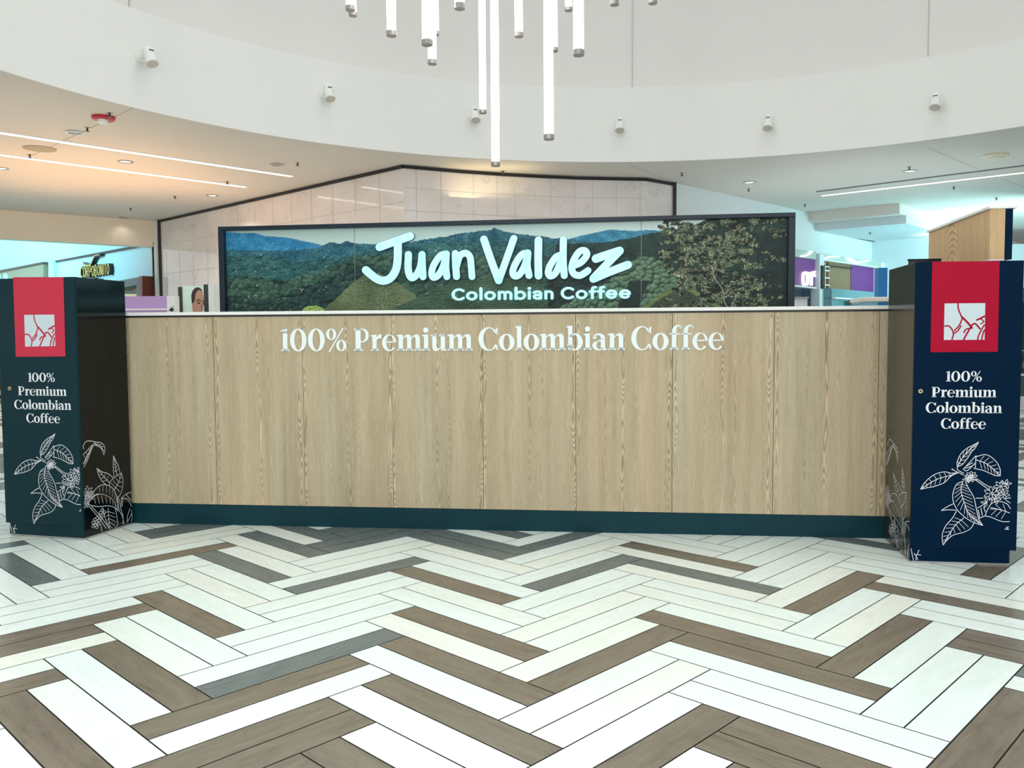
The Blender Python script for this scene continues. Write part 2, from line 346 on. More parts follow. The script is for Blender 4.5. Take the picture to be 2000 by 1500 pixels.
# ------------------------------------------------------------------ lettering
def serif(F, x0, x1, s0, s1, y=0, h=24, up=1):
    F.poly([(x0, y), (x1, y), (x1, y+h*0.8*up), (s1, y+h*3.0*up), (s0, y+h*3.0*up), (x0, y+h*0.8*up)])
def bez(p, n=12):
    a, b, c, d = p; out = []
    for i in range(n+1):
        t = i/n; u = 1-t
        out.append(tuple(u**3*a[j]+3*u*u*t*b[j]+3*u*t*t*c[j]+t**3*d[j] for j in (0, 1)))
    return out
def arch(F, xa, xb0, xb1, xh=505):
    F.strip(bez([(xa, 405), (xa+70, 500), (xb1, 610), (xb1, 330)]), bez([(xa, 345), (xa+50, 450), (xb0, 480), (xb0, 330)]))
def flag(F, x0, x1, y, d=60): F.poly([(x0-d, y-52), (x0, y-62), (x1, y-62), (x1, y), (x0+10, y-2), (x0-d, y-28)])
def serif_glyph(c):
    F = Flat(); w = 500
    if c == '1': F.rect(90, 0, 240, 640); F.poly([(5, 615), (90, 640), (90, 560), (240, 560), (240, 700), (190, 700), (5, 650)]); serif(F, 10, 310, 90, 240); w = 325
    elif c == '0': F.arc((285, 350), (280, 362), (285, 350), (128, 322)); w = 612
    elif c == '%':
        for x, y in ((175, 525), (505, 170)): F.arc((x, y), (170, 178), (x, y), (72, 148))
        F.poly([(75, -30), (125, -30), (600, 715), (550, 715)]); w = 750
    elif c == 'P':
        F.rect(65, 0, 235, 700); F.poly([(5, 700), (235, 700), (235, 640), (65, 640), (5, 675)]); serif(F, 5, 310, 65, 235)
        F.strip([(235, 700), (300, 700)]+bez([(300, 700), (575, 700), (575, 265), (290, 265)])+[(235, 268)], [(235, 662), (290, 662)]+bez([(290, 662), (440, 660), (440, 305), (290, 305)])+[(235, 308)]); w = 560
    elif c == 'r':
        F.rect(65, 0, 205, 445); flag(F, 65, 205, 505); serif(F, 5, 275, 65, 205)
        F.poly([(205, 330), (205, 420), (250, 480), (305, 512), (360, 512), (372, 500), (360, 380), (325, 385), (285, 395), (240, 370)]); w = 380
    elif c in 'nm':
        xs = [65, 345] if c == 'n' else [65, 345, 625]
        F.rect(65, 0, 205, 445); flag(F, 65, 205, 505); serif(F, 8, 262, 65, 205)
        for i in range(1, len(xs)):
            a = xs[i-1]+140; b = xs[i]; F.rect(b, 0, b+140, 332); arch(F, a-2, b, b+140); serif(F, b-52, b+195, b, b+140)
        w = xs[-1]+205
    elif c == 'u':
        G = Flat(); G.rect(65, 0, 205, 445); G.rect(345, 0, 485, 332); arch(G, 203, 345, 485)
        for x, y in G.v: F.v.append((550-x, 493-y))
        F.f = [tuple(f) for f in G.f]
        flag(F, 65, 205, 505); flag(F, 345, 485, 505); F.poly([(345, 0), (540, 0), (540, 20), (485, 62), (345, 62)]); w = 560
    elif c in 'il':
        h = 505 if c == 'i' else 745
        F.rect(65, 0, 205, h-60); flag(F, 65, 205, h); serif(F, 5, 265, 65, 205)
        if c == 'i': F.disc(130, 640, 82)
        w = 270
    elif c == 'o': F.arc((255, 248), (250, 262), (255, 248), (100, 226)); w = 518
    elif c == 'b':
        F.rect(65, 20, 205, 685); flag(F, 65, 205, 745); F.arc((275, 248), (255, 262), (275, 248), (95, 222), -165, 140); F.poly([(65, 20), (130, -8), (205, 40)]); w = 545
    elif c == 'a':
        F.rect(275, 60, 410, 345); F.strip(bez([(35, 415), (90, 540), (410, 560), (410, 330)]), bez([(60, 370), (120, 480), (275, 490), (275, 330)]))
        F.disc(80, 385, 58); F.arc((205, 135), (195, 148), (225, 140), (85, 112), 60, 330); F.poly([(275, 320), (275, 285), (205, 265), (130, 245), (150, 275), (210, 300)])
        F.poly([(275, 60), (410, 60), (430, 38), (475, 42), (475, 20), (400, -10), (330, -8), (285, 30)]); w = 490
    elif c == 'e':
        F.arc((240, 248), (235, 262), (262, 255), (122, 226), 4, 322, 48)
        F.rect(110, 255, 420, 292); F.poly([(475, 292), (475, 255), (384, 255), (384, 292)]); w = 485
    elif c == 'C':
        F.arc((330, 350), (322, 365), (362, 350), (195, 330), 32, 330, 48)
        F.poly([(600, 485), (625, 485), (625, 700), (600, 700), (575, 660), (528, 625)]); F.poly([(610, 168), (628, 60), (620, 0), (590, 20), (560, 60)]); w = 655
    elif c == 'f':
        F.rect(85, 0, 225, 560); F.strip(bez([(85, 550), (95, 720), (270, 790), (400, 725)]), bez([(225, 550), (220, 700), (270, 745), (360, 640)])); F.disc(352, 688, 50)
        F.rect(10, 455, 330, 495); serif(F, 20, 300, 85, 225); w = 355
    elif c == ' ': w = 170
    return F, w
def sans_glyph(c):
    F = Flat(); T = 138; S = lambda p, **k: F.stroke(p, T, **k)
    def A(x, y, rx, ry, a0, a1): F.stroke([(x+rx*math.cos(math.radians(a0+(a1-a0)*i/20)), y+ry*math.sin(math.radians(a0+(a1-a0)*i/20))) for i in range(21)], T, k=2)
    w = 500
    if c == 'C': A(350, 350, 285, 290, 45, 315); w = 640
    elif c == 'o': A(280, 260, 205, 200, 0, 360); w = 590
    elif c == 'l': S([(90, 60), (90, 690)], smooth=False); w = 205
    elif c in 'nm':
        S([(90, 60), (90, 460)], smooth=False); xs = [380] if c == 'n' else [360, 640]; p = 90
        for x in xs: S([(p, 330), (p+30, 420), ((p+x)/2+20, 460), (x-25, 400), (x, 300), (x, 60)]); p = x
        w = xs[-1]+110
    elif c == 'b': S([(90, 60), (90, 690)], smooth=False); A(290, 260, 200, 200, 0, 360); w = 590
    elif c == 'i': S([(90, 60), (90, 460)], smooth=False); F.disc(90, 650, 85); w = 205
    elif c == 'a': S([(70, 400), (150, 455), (270, 455), (370, 390), (375, 250), (375, 60)]); A(225, 165, 150, 105, 20, 340); w = 490
    elif c == 'f': S([(150, 60), (150, 560), (210, 660), (300, 665)]); S([(40, 430), (285, 430)], smooth=False); w = 340
    elif c == 'e': A(275, 260, 205, 200, 0, 318); S([(90, 262), (460, 262)], smooth=False); w = 570
    elif c == ' ': w = 260
    return F, w+(38 if c != ' ' else 0)
def line_of(text, glyph=serif_glyph):
    out = []; x = 0
    for c in text:
        F, w = glyph(c); out.append((c, F, x)); x += w
    return out, x

# ================================================================== THE SETTING
ZC = 4.4
W1, W2 = Vector((-9.45, 22.2)), Vector((-2.14, 15.28))
BACK = [onz(x, y, ZC) for x, y in ((787.5, 321.5), (900, 331.5), (982, 337.3), (1052, 341), (1133, 344.5), (1261, 347))]
W3 = BACK[-1].xy; W4, W5 = Vector((3.01, 17.22)), Vector((7.13, 21.48))
W2 = BACK[0].xy
W6 = W5+(W5-W4)*4
W0 = W1+(W1-W2)*2.3
# --- floor: herringbone of paired planks, each plank its own face with its tone
LOX, LOY, LANG, LU = 0.11792, 2.7323, 0.80741, 0.305
DARK = {('V', 2, 4, 0): 'G', ('H', 3, 5, 1): 'G', ('H', 2, 5, 0): 'B', ('V', 1, 4, 0): 'G', ('H', 2, 7, 0): 'G', ('V', 1, 2, 0): 'B', ('H', 2, 2, 0): 'B', ('H', 2, 1, 1): 'B', ('V', 1, 0, 1): 'B', ('V', 1, 5, 1): 'G', ('V', 1, 6, 1): 'G', ('H', 1, 6, 1): 'G', ('H', 1, 7, 0): 'G', ('H', 1, 7, 1): 'G', ('V', 0, 6, 1): 'G', ('H', 2, 7, 1): 'G', ('H', 1, 6, 0): 'G', ('H', 1, 4, 0): 'G', ('V', 0, 3, 0): 'B', ('V', 0, 5, 0): 'G', ('V', 0, 1, 1): 'B', ('H', 1, 1, 0): 'G', ('V', 0, 0, 1): 'B', ('H', 1, 0, 1): 'B', ('V', 0, 5, 1): 'G', ('H', 0, 6, 0): 'G', ('V', -1, 4, 1): 'B', ('V', -1, 3, 1): 'G', ('H', 0, 4, 0): 'G', ('V', -1, 1, 0): 'B', ('H', 0, 1, 0): 'B', ('V', -1, 0, 1): 'B', ('V', -2, 5, 0): 'G', ('H', -2, 4, 1): 'B', ('H', -1, 3, 0): 'B', ('V', -2, 2, 0): 'B', ('H', -1, 1, 1): 'B', ('V', -2, 0, 1): 'B', ('V', -2, 0, 0): 'B', ('H', 2, 0, 0): 'B', ('V', 1, -1, 0): 'B', ('H', 1, -1, 1): 'B', ('H', 1, -1, 0): 'B', ('V', 0, -1, 1): 'B', ('V', 0, -2, 0): 'B', ('H', 1, -2, 1): 'B', ('H', 0, -1, 0): 'B', ('V', -1, -2, 1): 'B', ('V', -1, -2, 0): 'B', ('H', 0, -2, 0): 'B', ('H', -1, -1, 1): 'B', ('H', -1, -1, 0): 'B', ('V', -2, -1, 1): 'G'}
def build_floor():
    vs, fs, tone, rnd, uvs = [], [], [], [], []
    ca, sa = math.cos(LANG), math.sin(LANG); g = 0.006
    R = random.Random(11)
    for m in range(-24, 25):
        for k in range(-40, 150):
            for ty in 'HV':
                for h in (0, 1):
                    if ty == 'H': u0, u1, v0, v1 = k, k+3, k+h*0.5, k+h*0.5+0.5
                    else: u0, u1, v0, v1 = k+h*0.5, k+h*0.5+0.5, k+1, k+4
                    u0 -= 3*m; u1 -= 3*m; v0 += 3*m; v1 += 3*m
                    r1, r2 = R.random(), R.random()
                    uc, vc = (u0+u1)/2, (v0+v1)/2
                    x = LU*(uc*ca-vc*sa)+LOX; y = LU*(uc*sa+vc*ca)+LOY
                    if not (-26 < x < 26 and -7 < y < 38): continue
                    d = g/2/LU
                    o = len(vs)
                    for a, b in ((u0+d, v0+d), (u1-d, v0+d), (u1-d, v1-d), (u0+d, v1-d)):
                        vs.append((LU*(a*ca-b*sa)+LOX, LU*(a*sa+b*ca)+LOY, 0.0))
                    fs.append((o, o+1, o+2, o+3))
                    key = (ty, m, k, h)
                    px = pj((x, y, 0)) if y > 1.0 else (0, 0)
                    if key in DARK: t = 1.0 if DARK[key] == 'B' else 2.0
                    elif y > 1.6 and -350 <= px[0] <= 2350 and px[1] > 1000: t = 0.0
                    else: t = 0.0 if r1 < 0.72 else (1.0 if r1 < 0.88 else 2.0)
                    tone.append(t); rnd.append(r2)
                    L, w_ = 0.915, 0.1525
                    q = [(0, 0), (L, 0), (L, w_), (0, w_)] if ty == 'H' else [(0, 0), (0, w_), (L, w_), (L, 0)]
                    uvs += q
    me = bpy.data.meshes.new('floor'); me.from_pydata(vs, [], fs); me.update()
    for nm, dat in (('tone', tone), ('rnd', rnd)):
        a = me.attributes.new(nm, 'FLOAT', 'FACE'); a.data.foreach_set('value', dat)
    uvl = me.uv_layers.new(name='UVMap'); uvl.data.foreach_set('uv', [c for p in uvs for c in p])
    me.materials.append(M_FLOOR)
    o = bpy.data.objects.new('floor', me); COL.objects.link(o); struct(o, 'herringbone floor of paired white, brown and grey wood-look planks')
    b = MB().box(-32, 28, -7, 46, -0.12, -0.002).build('grout', M_GROUT, o)
    return o
build_floor()

# --- lower ceiling with the round opening
def fill_ring(name, outer, hole, z, m, th=0.12):
    bm = bmesh.new(); ed = []
    for loop in (outer, hole):
        vv = [bm.verts.new((p[0], p[1], z)) for p in loop]
        ed += [bm.edges.new((vv[i], vv[(i+1) % len(vv)])) for i in range(len(vv))]
    bmesh.ops.triangle_fill(bm, use_beauty=True, edges=ed)
    r = bmesh.ops.extrude_face_region(bm, geom=bm.faces[:])
    bmesh.ops.translate(bm, verts=[v for v in r['geom'] if isinstance(v, bmesh.types.BMVert)], vec=(0, 0, th))
    bmesh.ops.recalc_face_normals(bm, faces=bm.faces)
    me = bpy.data.meshes.new(name); bm.to_mesh(me); bm.free(); me.materials.append(m)
    o = bpy.data.objects.new(name, me); COL.objects.link(o); return o
circ = [(OC.x+OR*math.cos(2*PI*i/128), OC.y+OR*math.sin(2*PI*i/128)) for i in range(128)]
BL0, BL1 = Vector((-30.0, 6.97)), Vector((-9.5, 22.46))
out = [(-30, -7), (28, -7), (28, 44), tuple(W6), tuple(W5+Vector((0, .05))), tuple(W4+Vector((0, .05)))]+[(p.x, p.y+0.05) for p in reversed(BACK)]+[(BL1.x, BL1.y), tuple(BL0)]
struct(fill_ring('ceiling', out, circ, ZC, M_SOFFIT), 'low flat ceiling around the round opening')
def ringwall(name, r, z0, z1, m, th=0.15, seg=128):
    b = MB()
    for i in range(seg):
        a0, a1 = 2*PI*i/seg, 2*PI*(i+1)/seg
        P = lambda a, rr, z: (OC.x+rr*math.cos(a), OC.y+rr*math.sin(a), z)
        b.quad(P(a0, r, z0), P(a1, r, z0), P(a1, r, z1), P(a0, r, z1))
        b.quad(P(a0, r, z0), P(a1, r, z0), P(a1, r+th, z0), P(a0, r+th, z0))
        b.quad(P(a0, r, z1), P(a1, r, z1), P(a1, r+th, z1), P(a0, r+th, z1))
        b.quad(P(a0, r+th, z0), P(a1, r+th, z0), P(a1, r+th, z1), P(a0, r+th, z1))
    o = b.build(name, m); me = o.data
    bm = bmesh.new(); bm.from_mesh(me); bmesh.ops.remove_doubles(bm, verts=bm.verts, dist=0.0005); bmesh.ops.recalc_face_normals(bm, faces=bm.faces)
    for f in bm.faces: f.smooth = True
    bm.to_mesh(me); bm.free(); me.set_sharp_from_angle(angle=0.6); return o
struct(ringwall('trim_1', OR-0.006, ZC-0.004, 5.68, M_PAINT, 0.03), 'curved white fascia round the ceiling opening')
struct(ringwall('wall_rotunda', OR+0.62, 5.6, 11.2, M_DRUM, 0.15), 'grey-white curved drum wall above the fascia')
struct(MB().lathe([(OR+0.9, 11.2), (OR+0.9, 11.35)], (OC.x, OC.y, 0), 64).build('ceiling', M_DRUM), 'high flat ceiling of the rotunda')
struct(ringwall('trim_1', OR+0.02, 5.60, 5.68, M_PAINT, 0.62), 'top ledge of the curved fascia')
jb = MB()
for px, py in ((1235, 176), (1812, 122), (252, 2)):
    d = ray(px, py); rr = OR+0.612
    a = d.x*d.x+d.y*d.y; b_ = -2*(OC.x*d.x+OC.y*d.y); c_ = OC.x**2+OC.y**2-rr*rr
    t = (-b_+math.sqrt(b_*b_-4*a*c_))/2/a; P = d*t; an = math.atan2(P.y-OC.y, P.x-OC.x)
    x, y = OC.x+rr*math.cos(an), OC.y+rr*math.sin(an); tx, ty = -math.sin(an)*0.005, math.cos(an)*0.005
    jb.prism([(x-tx, y-ty), (x+tx, y+ty), (x+tx-0.02*math.cos(an), y+ty-0.02*math.sin(an)), (x-tx-0.02*math.cos(an), y-ty-0.02*math.sin(an))], 5.7, 11.1)
struct(jb.build('trim_2', mat('drum_joint_grey', (208, 206, 202), 0.7)), 'fine vertical panel joints of the drum wall')  # joint lines in their own pale grey
# thin control joints in the low ceiling
jb = MB()
for a, b in (((262, 210), (60, 305)), ((1317, 357), (1230, 322)), ((1810, 288), (1910, 330)), ((1960, 350), (2000, 365))):
    A, B = onz(*a, ZC-0.001), onz(*b, ZC-0.001); n = Vector((-(B-A).y, (B-A).x, 0)).normalized()*0.008
    jb.quad(A-n, B-n, B+n, A+n)
struct(jb.build('trim_3', mat('ceiling_joint_warm', (176, 168, 156), 0.8)), 'thin control joints in the low ceiling')

# --- marble walls
def wallseg(name, pts, z0, z1, m, th=0.25, label=None):
    b = MB()
    for A, B in zip(pts[:-1], pts[1:]): b.slab(A, B, th, z0, z1)
    return struct(b.build(name, m), label)
wl = wallseg('wall_left', [W1, W2], 0, ZC, M_MARB, label='tall polished marble wall left of the corner')
wb = wallseg('wall_back', [p.xy for p in BACK], 0, ZC, M_MARB, label='polished marble wall facing the counter')
wallseg('wall_return', [W3, W4], 0, ZC, M_MARB, label='short angled marble return wall')
wallseg('wall_right', [W4, W6], 0, ZC, mat('cool_white_paint', (228, 233, 234), 0.6, noise=0.01), label='white wall running back on the right')
M_CYAN = mat('pale_blue_wall_paint', (222, 236, 240), 0.6)
def joints(pts, zs, sp, parent):
    b = MB(); w = 0.004; e = 0.003
    for A, B in zip(pts[:-1], pts[1:]):
        A, B = Vector(A[:2]), Vector(B[:2]); d = (B-A); L = d.length; d.normalize(); n = Vector((d.y, -d.x))*e
        for z in zs: b.quad((*(A+n), z-w), (*(B+n), z-w), (*(B+n), z+w), (*(A+n), z+w))
        t = sp*0.5
        while t < L:
            p = A+d*t+n; q = p+d*2*w; b.quad((*p, 0.1), (*q, 0.1), (*q, ZC), (*p, ZC)); t += sp
    return b.build('tile_joint', mat('tile_joint_grey', (198, 192, 182), 0.5), parent)
joints([W1, W2], [0.75*i for i in range(1, 6)], 0.75, wl);
joints([p.xy for p in BACK], [0.4*i for i in range(1, 11)], 0.47, wb)
def strip_line(name, pts, w=0.05, d=0.02, m=M_BLK, label=None):          # black metal edging
    b = MB()
    for A, B in zip(pts[:-1], pts[1:]):
        A, B = Vector(A), Vector(B); t = (B-A).normalized()
        h = Vector((t.y, -t.x, 0)).normalized() if abs(t.z) < 0.9 else None
        if h is not None:
            n = h*d; up = Vector((0, 0, w))
            b.add([A, B, B+up*-1, A-up, A+n, B+n, B+n-up, A+n-up], [(0, 1, 2, 3), (4, 7, 6, 5), (0, 4, 5, 1), (3, 2, 6, 7), (0, 3, 7, 4), (1, 5, 6, 2)])
        else: b.box(A.x-w/2, A.x+w/2, A.y-d-w/2, A.y, min(A.z, B.z), max(A.z, B.z))
    return struct(b.build(name, m), label)
TL = [(*W1, ZC-.01)]+[(p.x, p.y-0.0, ZC-.01) for p in BACK]+[(*W4, ZC-.01)]
strip_line('trim_4', TL, 0.055, 0.03, label='black metal edging along the top of the marble')
strip_line('trim_5', [(*(W4-Vector((0, .01))), 0), (*(W4-Vector((0, .01))), ZC)], 0.06, 0.03, label='black upright edging at the right marble end')
strip_line('trim_6', [(*(W1+Vector((0.03, -.02))), 0), (*(W1+Vector((0.03, -.02))), ZC)], 0.07, 0.03, label='black upright edging at the left marble end')

# --- left: bulkhead, raised ceiling beyond, storefront wall
b = MB().slab(BL0, BL1, 0.35, 3.73, ZC); struct(b.build('wall_bulkhead', M_BULK), 'beige ceiling bulkhead on the left')
wallseg('wall_shopfront', [W0, W1-(W2-W1).normalized()*0.0], 0, 8.0, M_CYAN, label='pale storefront wall beyond the left bulkhead')
struct(MB().prism([(-32, 6), tuple(BL0+Vector((0, .3))), tuple(BL1+Vector((0, .4))), tuple(W0), (-32, 46)], 8.0, 8.1).build('ceiling', M_CYAN), 'raised ceiling over the left shops')
b = MB().slab(BL0+Vector((0, .35)), BL1+Vector((0, .35)), 0.1, ZC, 8.0); struct(b.build('wall_bulkhead', M_CYAN), 'upper side of the bulkhead')
LP = lambda x, y, off=0.0: _off(onv(x, y, W1, W2), W1, W2, off)
RP = lambda x, y, off=0.0: _off(onv(x, y, W4, W5), W4, W5, off)
def _off(P, A, B, off):
    d = (B-A).normalized(); n = Vector((d.y, -d.x)); return Vector((P.x+n.x*off, P.y+n.y*off, P.z))
def panel(name, quad, A, B, dep, m, parent=None, base=0.0):
    """solid board whose outline is given on the wall A-B, standing `dep` proud of it"""
    f = [_off(onv(x, y, A, B), A, B, base+dep) for x, y in quad]; k = [_off(onv(x, y, A, B), A, B, base+0.001) for x, y in quad]
    n = len(quad); b = MB().add(f+k, [tuple(range(n)), tuple(range(2*n-1, n-1, -1))]+[(i, (i+1) % n, n+(i+1) % n, n+i) for i in range(n)])
    return b.build(name, m, parent)
T0 = LP(302, 473.5, 0.02); T1 = LP(-60, 545, 0.02); T1.z = T0.z
strip_line('trim_7', [T1, T0], 0.06, 0.03, label='black edging over the storefronts')
strip_line('trim_8', [(T0.x, T0.y, 0), (T0.x, T0.y, T0.z)], 0.06, 0.03, label='black upright at the storefront end')
struct(panel('trim_9', [(304, 440), (310, 438), (310, 640), (304, 640)], W1, W2, 0.05, M_PAINT), 'white pilaster between storefronts and marble')

# ceiling block on the right
A0, A1 = onz(1578, 415.5, ZC), onz(1757, 397, ZC)
t = (A1-A0).normalized(); back = Vector((-t.y, t.x, 0)); DN = (W5-W4).normalized()
C0, C1 = onz(1571, 438, 4.165), onz(1770, 420, 4.165); C2 = onz(1835, 440, 4.165); rc = (C2-C1).normalized()
A2 = A1+rc*22; C3 = C1+rc*22
NW = Vector((-DN.y, DN.x)); far = W5+DN*17+NW*.15
struct(MB().prism([A0.xy, A1.xy, A2.xy, far, W5+DN*0.1+NW*.15], 4.16, ZC).build('ceiling', M_SOFFIT), 'set-back upper tier of the dropped ceiling block')
struct(MB().prism([C0.xy, C1.xy, C3.xy, far+Vector((1, 0)), W5+DN*0.0+NW*.15], 3.97, 4.165).build('ceiling', mat('cool_ceiling_paint', (216, 226, 230), 0.6)), 'lower tier of the dropped ceiling block')
# bright end wall under it
e0 = W5+DN*3.93; e1v = ony(1830, 470, e0.y-1.2)
struct(MB().slab((e0.x, e0.y), (e1v.x+0.0, e1v.y), 0.2, 0, 3.97).build('wall_end', M_CYAN), 'bright end wall under the dropped ceiling')
struct(MB().slab((e1v.x, e1v.y+2.5), (e1v.x+12, e1v.y+1.0), 0.2, 0, 3.97).build('wall_end', M_CYAN), 'far pale wall at the right')

# ================================================================== CEILING FIXTURES
def disc_z(c, r, z0, z1, seg=24): return MB().lathe([(r, z0), (r, z1)], (c.x, c.y, 0), seg)
def linear(name, a, b, w, label, group):
    A, B = onz(*a, ZC), onz(*b, ZC); d = (B-A).normalized(); n = Vector((-d.y, d.x, 0))*w/2
    root = empty(name, ((A+B)/2)); tag(root, label, 'light', group)
    P = [A-n, B-n, B+n, A+n]
    MB().prism([p.xy for p in P], ZC-0.012, ZC-0.001).build('diffuser', M_STRIP, root)
    n2 = n*1.25; e = d*0.02
    Q = [(A-n2-e, A-n-e*0), ]
    fb = MB()
    fb.prism([(A-n2-e).xy, (B-n2+e).xy, (B-n+e).xy, (A-n-e).xy], ZC-0.014, ZC)
    fb.prism([(A+n-e).xy, (B+n+e).xy, (B+n2+e).xy, (A+n2-e).xy], ZC-0.014, ZC)
    fb.build('frame', M_WHITE, root); return root
gl = 'long linear lights recessed in the left ceiling'
linear('linear_light', (-120, 240.2), (570, 343.5), 0.11, 'longer glowing linear ceiling light at the left, the one nearer the fascia', None)
linear('linear_light', (-120, 285.5), (480, 364.5), 0.11, 'shorter glowing linear ceiling light at the left, behind the longer one', None)
linear('linear_light', (1605, 381.5), (2080, 327), 0.10, 'glowing linear ceiling light at the right beside a dark slot', None)
linear('linear_light', (1956, 398.5), (2060, 385), 0.12, 'small bright ceiling light at the far right above the wooden box', None)
A, B = onz(1595, 374, ZC), onz(2080, 313, ZC); d = (B-A).normalized(); n = Vector((-d.y, d.x, 0))*0.05
sd = empty('slot_diffuser', (A+B)/2); tag(sd, 'long dark air slot in the right ceiling beside the linear light', 'air vent')
MB().prism([(A-n).xy, (B-n).xy, (B+n).xy, (A+n).xy], ZC-0.006, ZC-0.001).build('slot', mat('slot_dark', (104, 100, 112), 0.6), sd)
MB().prism([(A-n*0.15).xy, (B-n*0.15).xy, (B+n*0.15).xy, (A+n*0.15).xy], ZC-0.02, ZC-0.006).build('blade', M_STEEL, sd)
# downlights: white ring + glowing inner lens
M_WARM = mat('downlight_lens', (255, 240, 215), 0.4, emit=(255, 236, 205), es=2.6)
M_DIM = mat('downlight_off', (150, 146, 140), 0.25, metal=0.5)
dls = [((146, 258), 'left ceiling downlight in front of the longer linear light, below the red alarm', M_DIM), ((245, 315.5), 'left ceiling downlight between the two linear lights', M_WARM),
       ((541, 321), 'faint ceiling downlight above the tip of the longer left linear light', M_DIM), ((415, 381.5), 'left ceiling downlight close to the marble wall edging', M_WARM),
       ((2, 328.5), 'ceiling downlight cut by the left edge of the photo', M_WARM), ((242, 425), 'farthest faint downlight near the beige bulkhead', M_DIM),
       ((1464, 356), 'small ceiling downlight right of the marble end', M_WARM), ((1777, 334), 'ceiling downlight right of centre above the dark slot', M_WARM)]
proto = None
for (px, lb, mm) in dls:
    c = onz(*px, ZC)
    r = empty('downlight', (c.x, c.y, ZC)); tag(r, lb, 'ceiling light', 'recessed ceiling downlights')
    b = MB().lathe([(0.125, ZC-0.001), (0.13, ZC-0.012), (0.098, ZC-0.014), (0.094, ZC-0.002)], (c.x, c.y, 0), 28); b.build('ring', M_STEEL, r, smooth=True)
    MB().lathe([(0.092, ZC-0.001), (0.07, ZC-0.006), (0.03, ZC-0.010)], (c.x, c.y, 0), 24).build('lens', mm, r, smooth=True)
    sl = bpy.data.lights.new('downlight_beam', 'SPOT'); sl.energy = 4 if px == (242, 425) else 140; sl.spot_size = 2.3; sl.spot_blend = 0.8; sl.shadow_soft_size = 0.05
    sl.color = (1.0, 0.92, 0.82) if px[0] < 1000 else (0.9, 0.97, 1.0)
    so = bpy.data.objects.new('downlight_beam', sl); COL.objects.link(so); so.location = (c.x, c.y, ZC-0.03)
sps = [((214, 221), 'tiny dark sprinkler behind the red ceiling alarm'), ((170.5, 249.5), 'dark oval ceiling sensor between the red alarm and a downlight'), ((58, 302), 'sprinkler beside the flat round ceiling speaker'),
       ((581, 318), 'sprinkler right of the tip of the longer left linear light'), ((444, 355), 'sprinkler above the tip of the shorter left linear light'), ((341.5, 383), 'sprinkler left of the downlight near the marble edging'),
       ((255, 406), 'farthest sprinkler of the left ceiling near the bulkhead'), ((982, 334), 'sprinkler between the fascia and the centre marble wall'), ((1332, 338), 'sprinkler right of the marble end, nearest the fascia'),
       ((1462, 369), 'sprinkler beside the small downlight right of the marble'), ((1572, 399), 'sprinkler near the corner of the white right wall'), ((1776, 326), 'sprinkler beside the downlight above the dark slot'),
       ((1863, 364.5), 'sprinkler below the right linear light'), ((1946, 386), 'sprinkler above the wooden box at the right')]
s0 = None
for px, lb in sps:
    c = onz(*px, ZC)
    if s0 is None:
        s0 = empty('sprinkler', (c.x, c.y, ZC)); o = s0
        MB().lathe([(0.04, 0), (0.044, -0.006), (0.018, -0.014)], (c.x, c.y, ZC), 18).build('escutcheon', M_STEEL, s0)
        MB().lathe([(0.014, -0.012), (0.011, -0.045), (0.03, -0.048), (0.03, -0.053)], (c.x, c.y, ZC), 12).build('nozzle', M_BLK, s0)
    else: o = copy_tree(s0); o.location = (c.x, c.y, ZC)
    tag(o, lb, 'sprinkler', 'ceiling sprinklers')
Z2 = 3.97
for px, lb in (((1699.5, 454), 'sprinkler under the dropped ceiling block, the nearer one'), ((1765.5, 468), 'sprinkler under the dropped ceiling block, the farther one')):
    c = onz(*px, Z2); o = copy_tree(s0); o.location = (c.x, c.y, Z2); tag(o, lb, 'sprinkler', 'ceiling sprinklers')
c = onz(202, 228, ZC); r = empty('fire_alarm', (c.x, c.y, ZC)); tag(r, 'red and white round fire alarm strobe on the left ceiling', 'fire alarm')
MB().lathe([(0.15, 0), (0.15, -0.035), (0.13, -0.05)], (c.x, c.y, ZC), 28).build('body', mat('alarm_red', (190, 30, 50), 0.35), r, smooth=True)
MB().lathe([(0.07, -0.05), (0.065, -0.085), (0.03, -0.11)], (c.x, c.y-0.02, ZC), 20).build('strobe_lens', M_WHITE, r, smooth=True)
c = onz(78, 290, ZC); o = disc_z(c, 0.24, ZC-0.012, ZC, 36).build('ceiling_speaker', mat('speaker_grille', (178, 166, 146), 0.7)); tag(o, 'flat beige round speaker grille flush in the left ceiling', 'speaker')
c = onz(1944, 303, ZC); r = empty('smoke_detector', (c.x, c.y, ZC)); tag(r, 'cream round detector on the ceiling at the right', 'detector')
MB().lathe([(0.2, 0), (0.21, -0.02), (0.19, -0.035)], (c.x, c.y, ZC), 32).build('base', mat('detector_cream', (232, 226, 202), 0.5), r, smooth=True)
MB().lathe([(0.15, -0.035), (0.13, -0.07), (0.06, -0.08)], (c.x, c.y, ZC), 28).build('cover', mat('detector_cream', (232, 226, 202), 0.5), r, smooth=True)

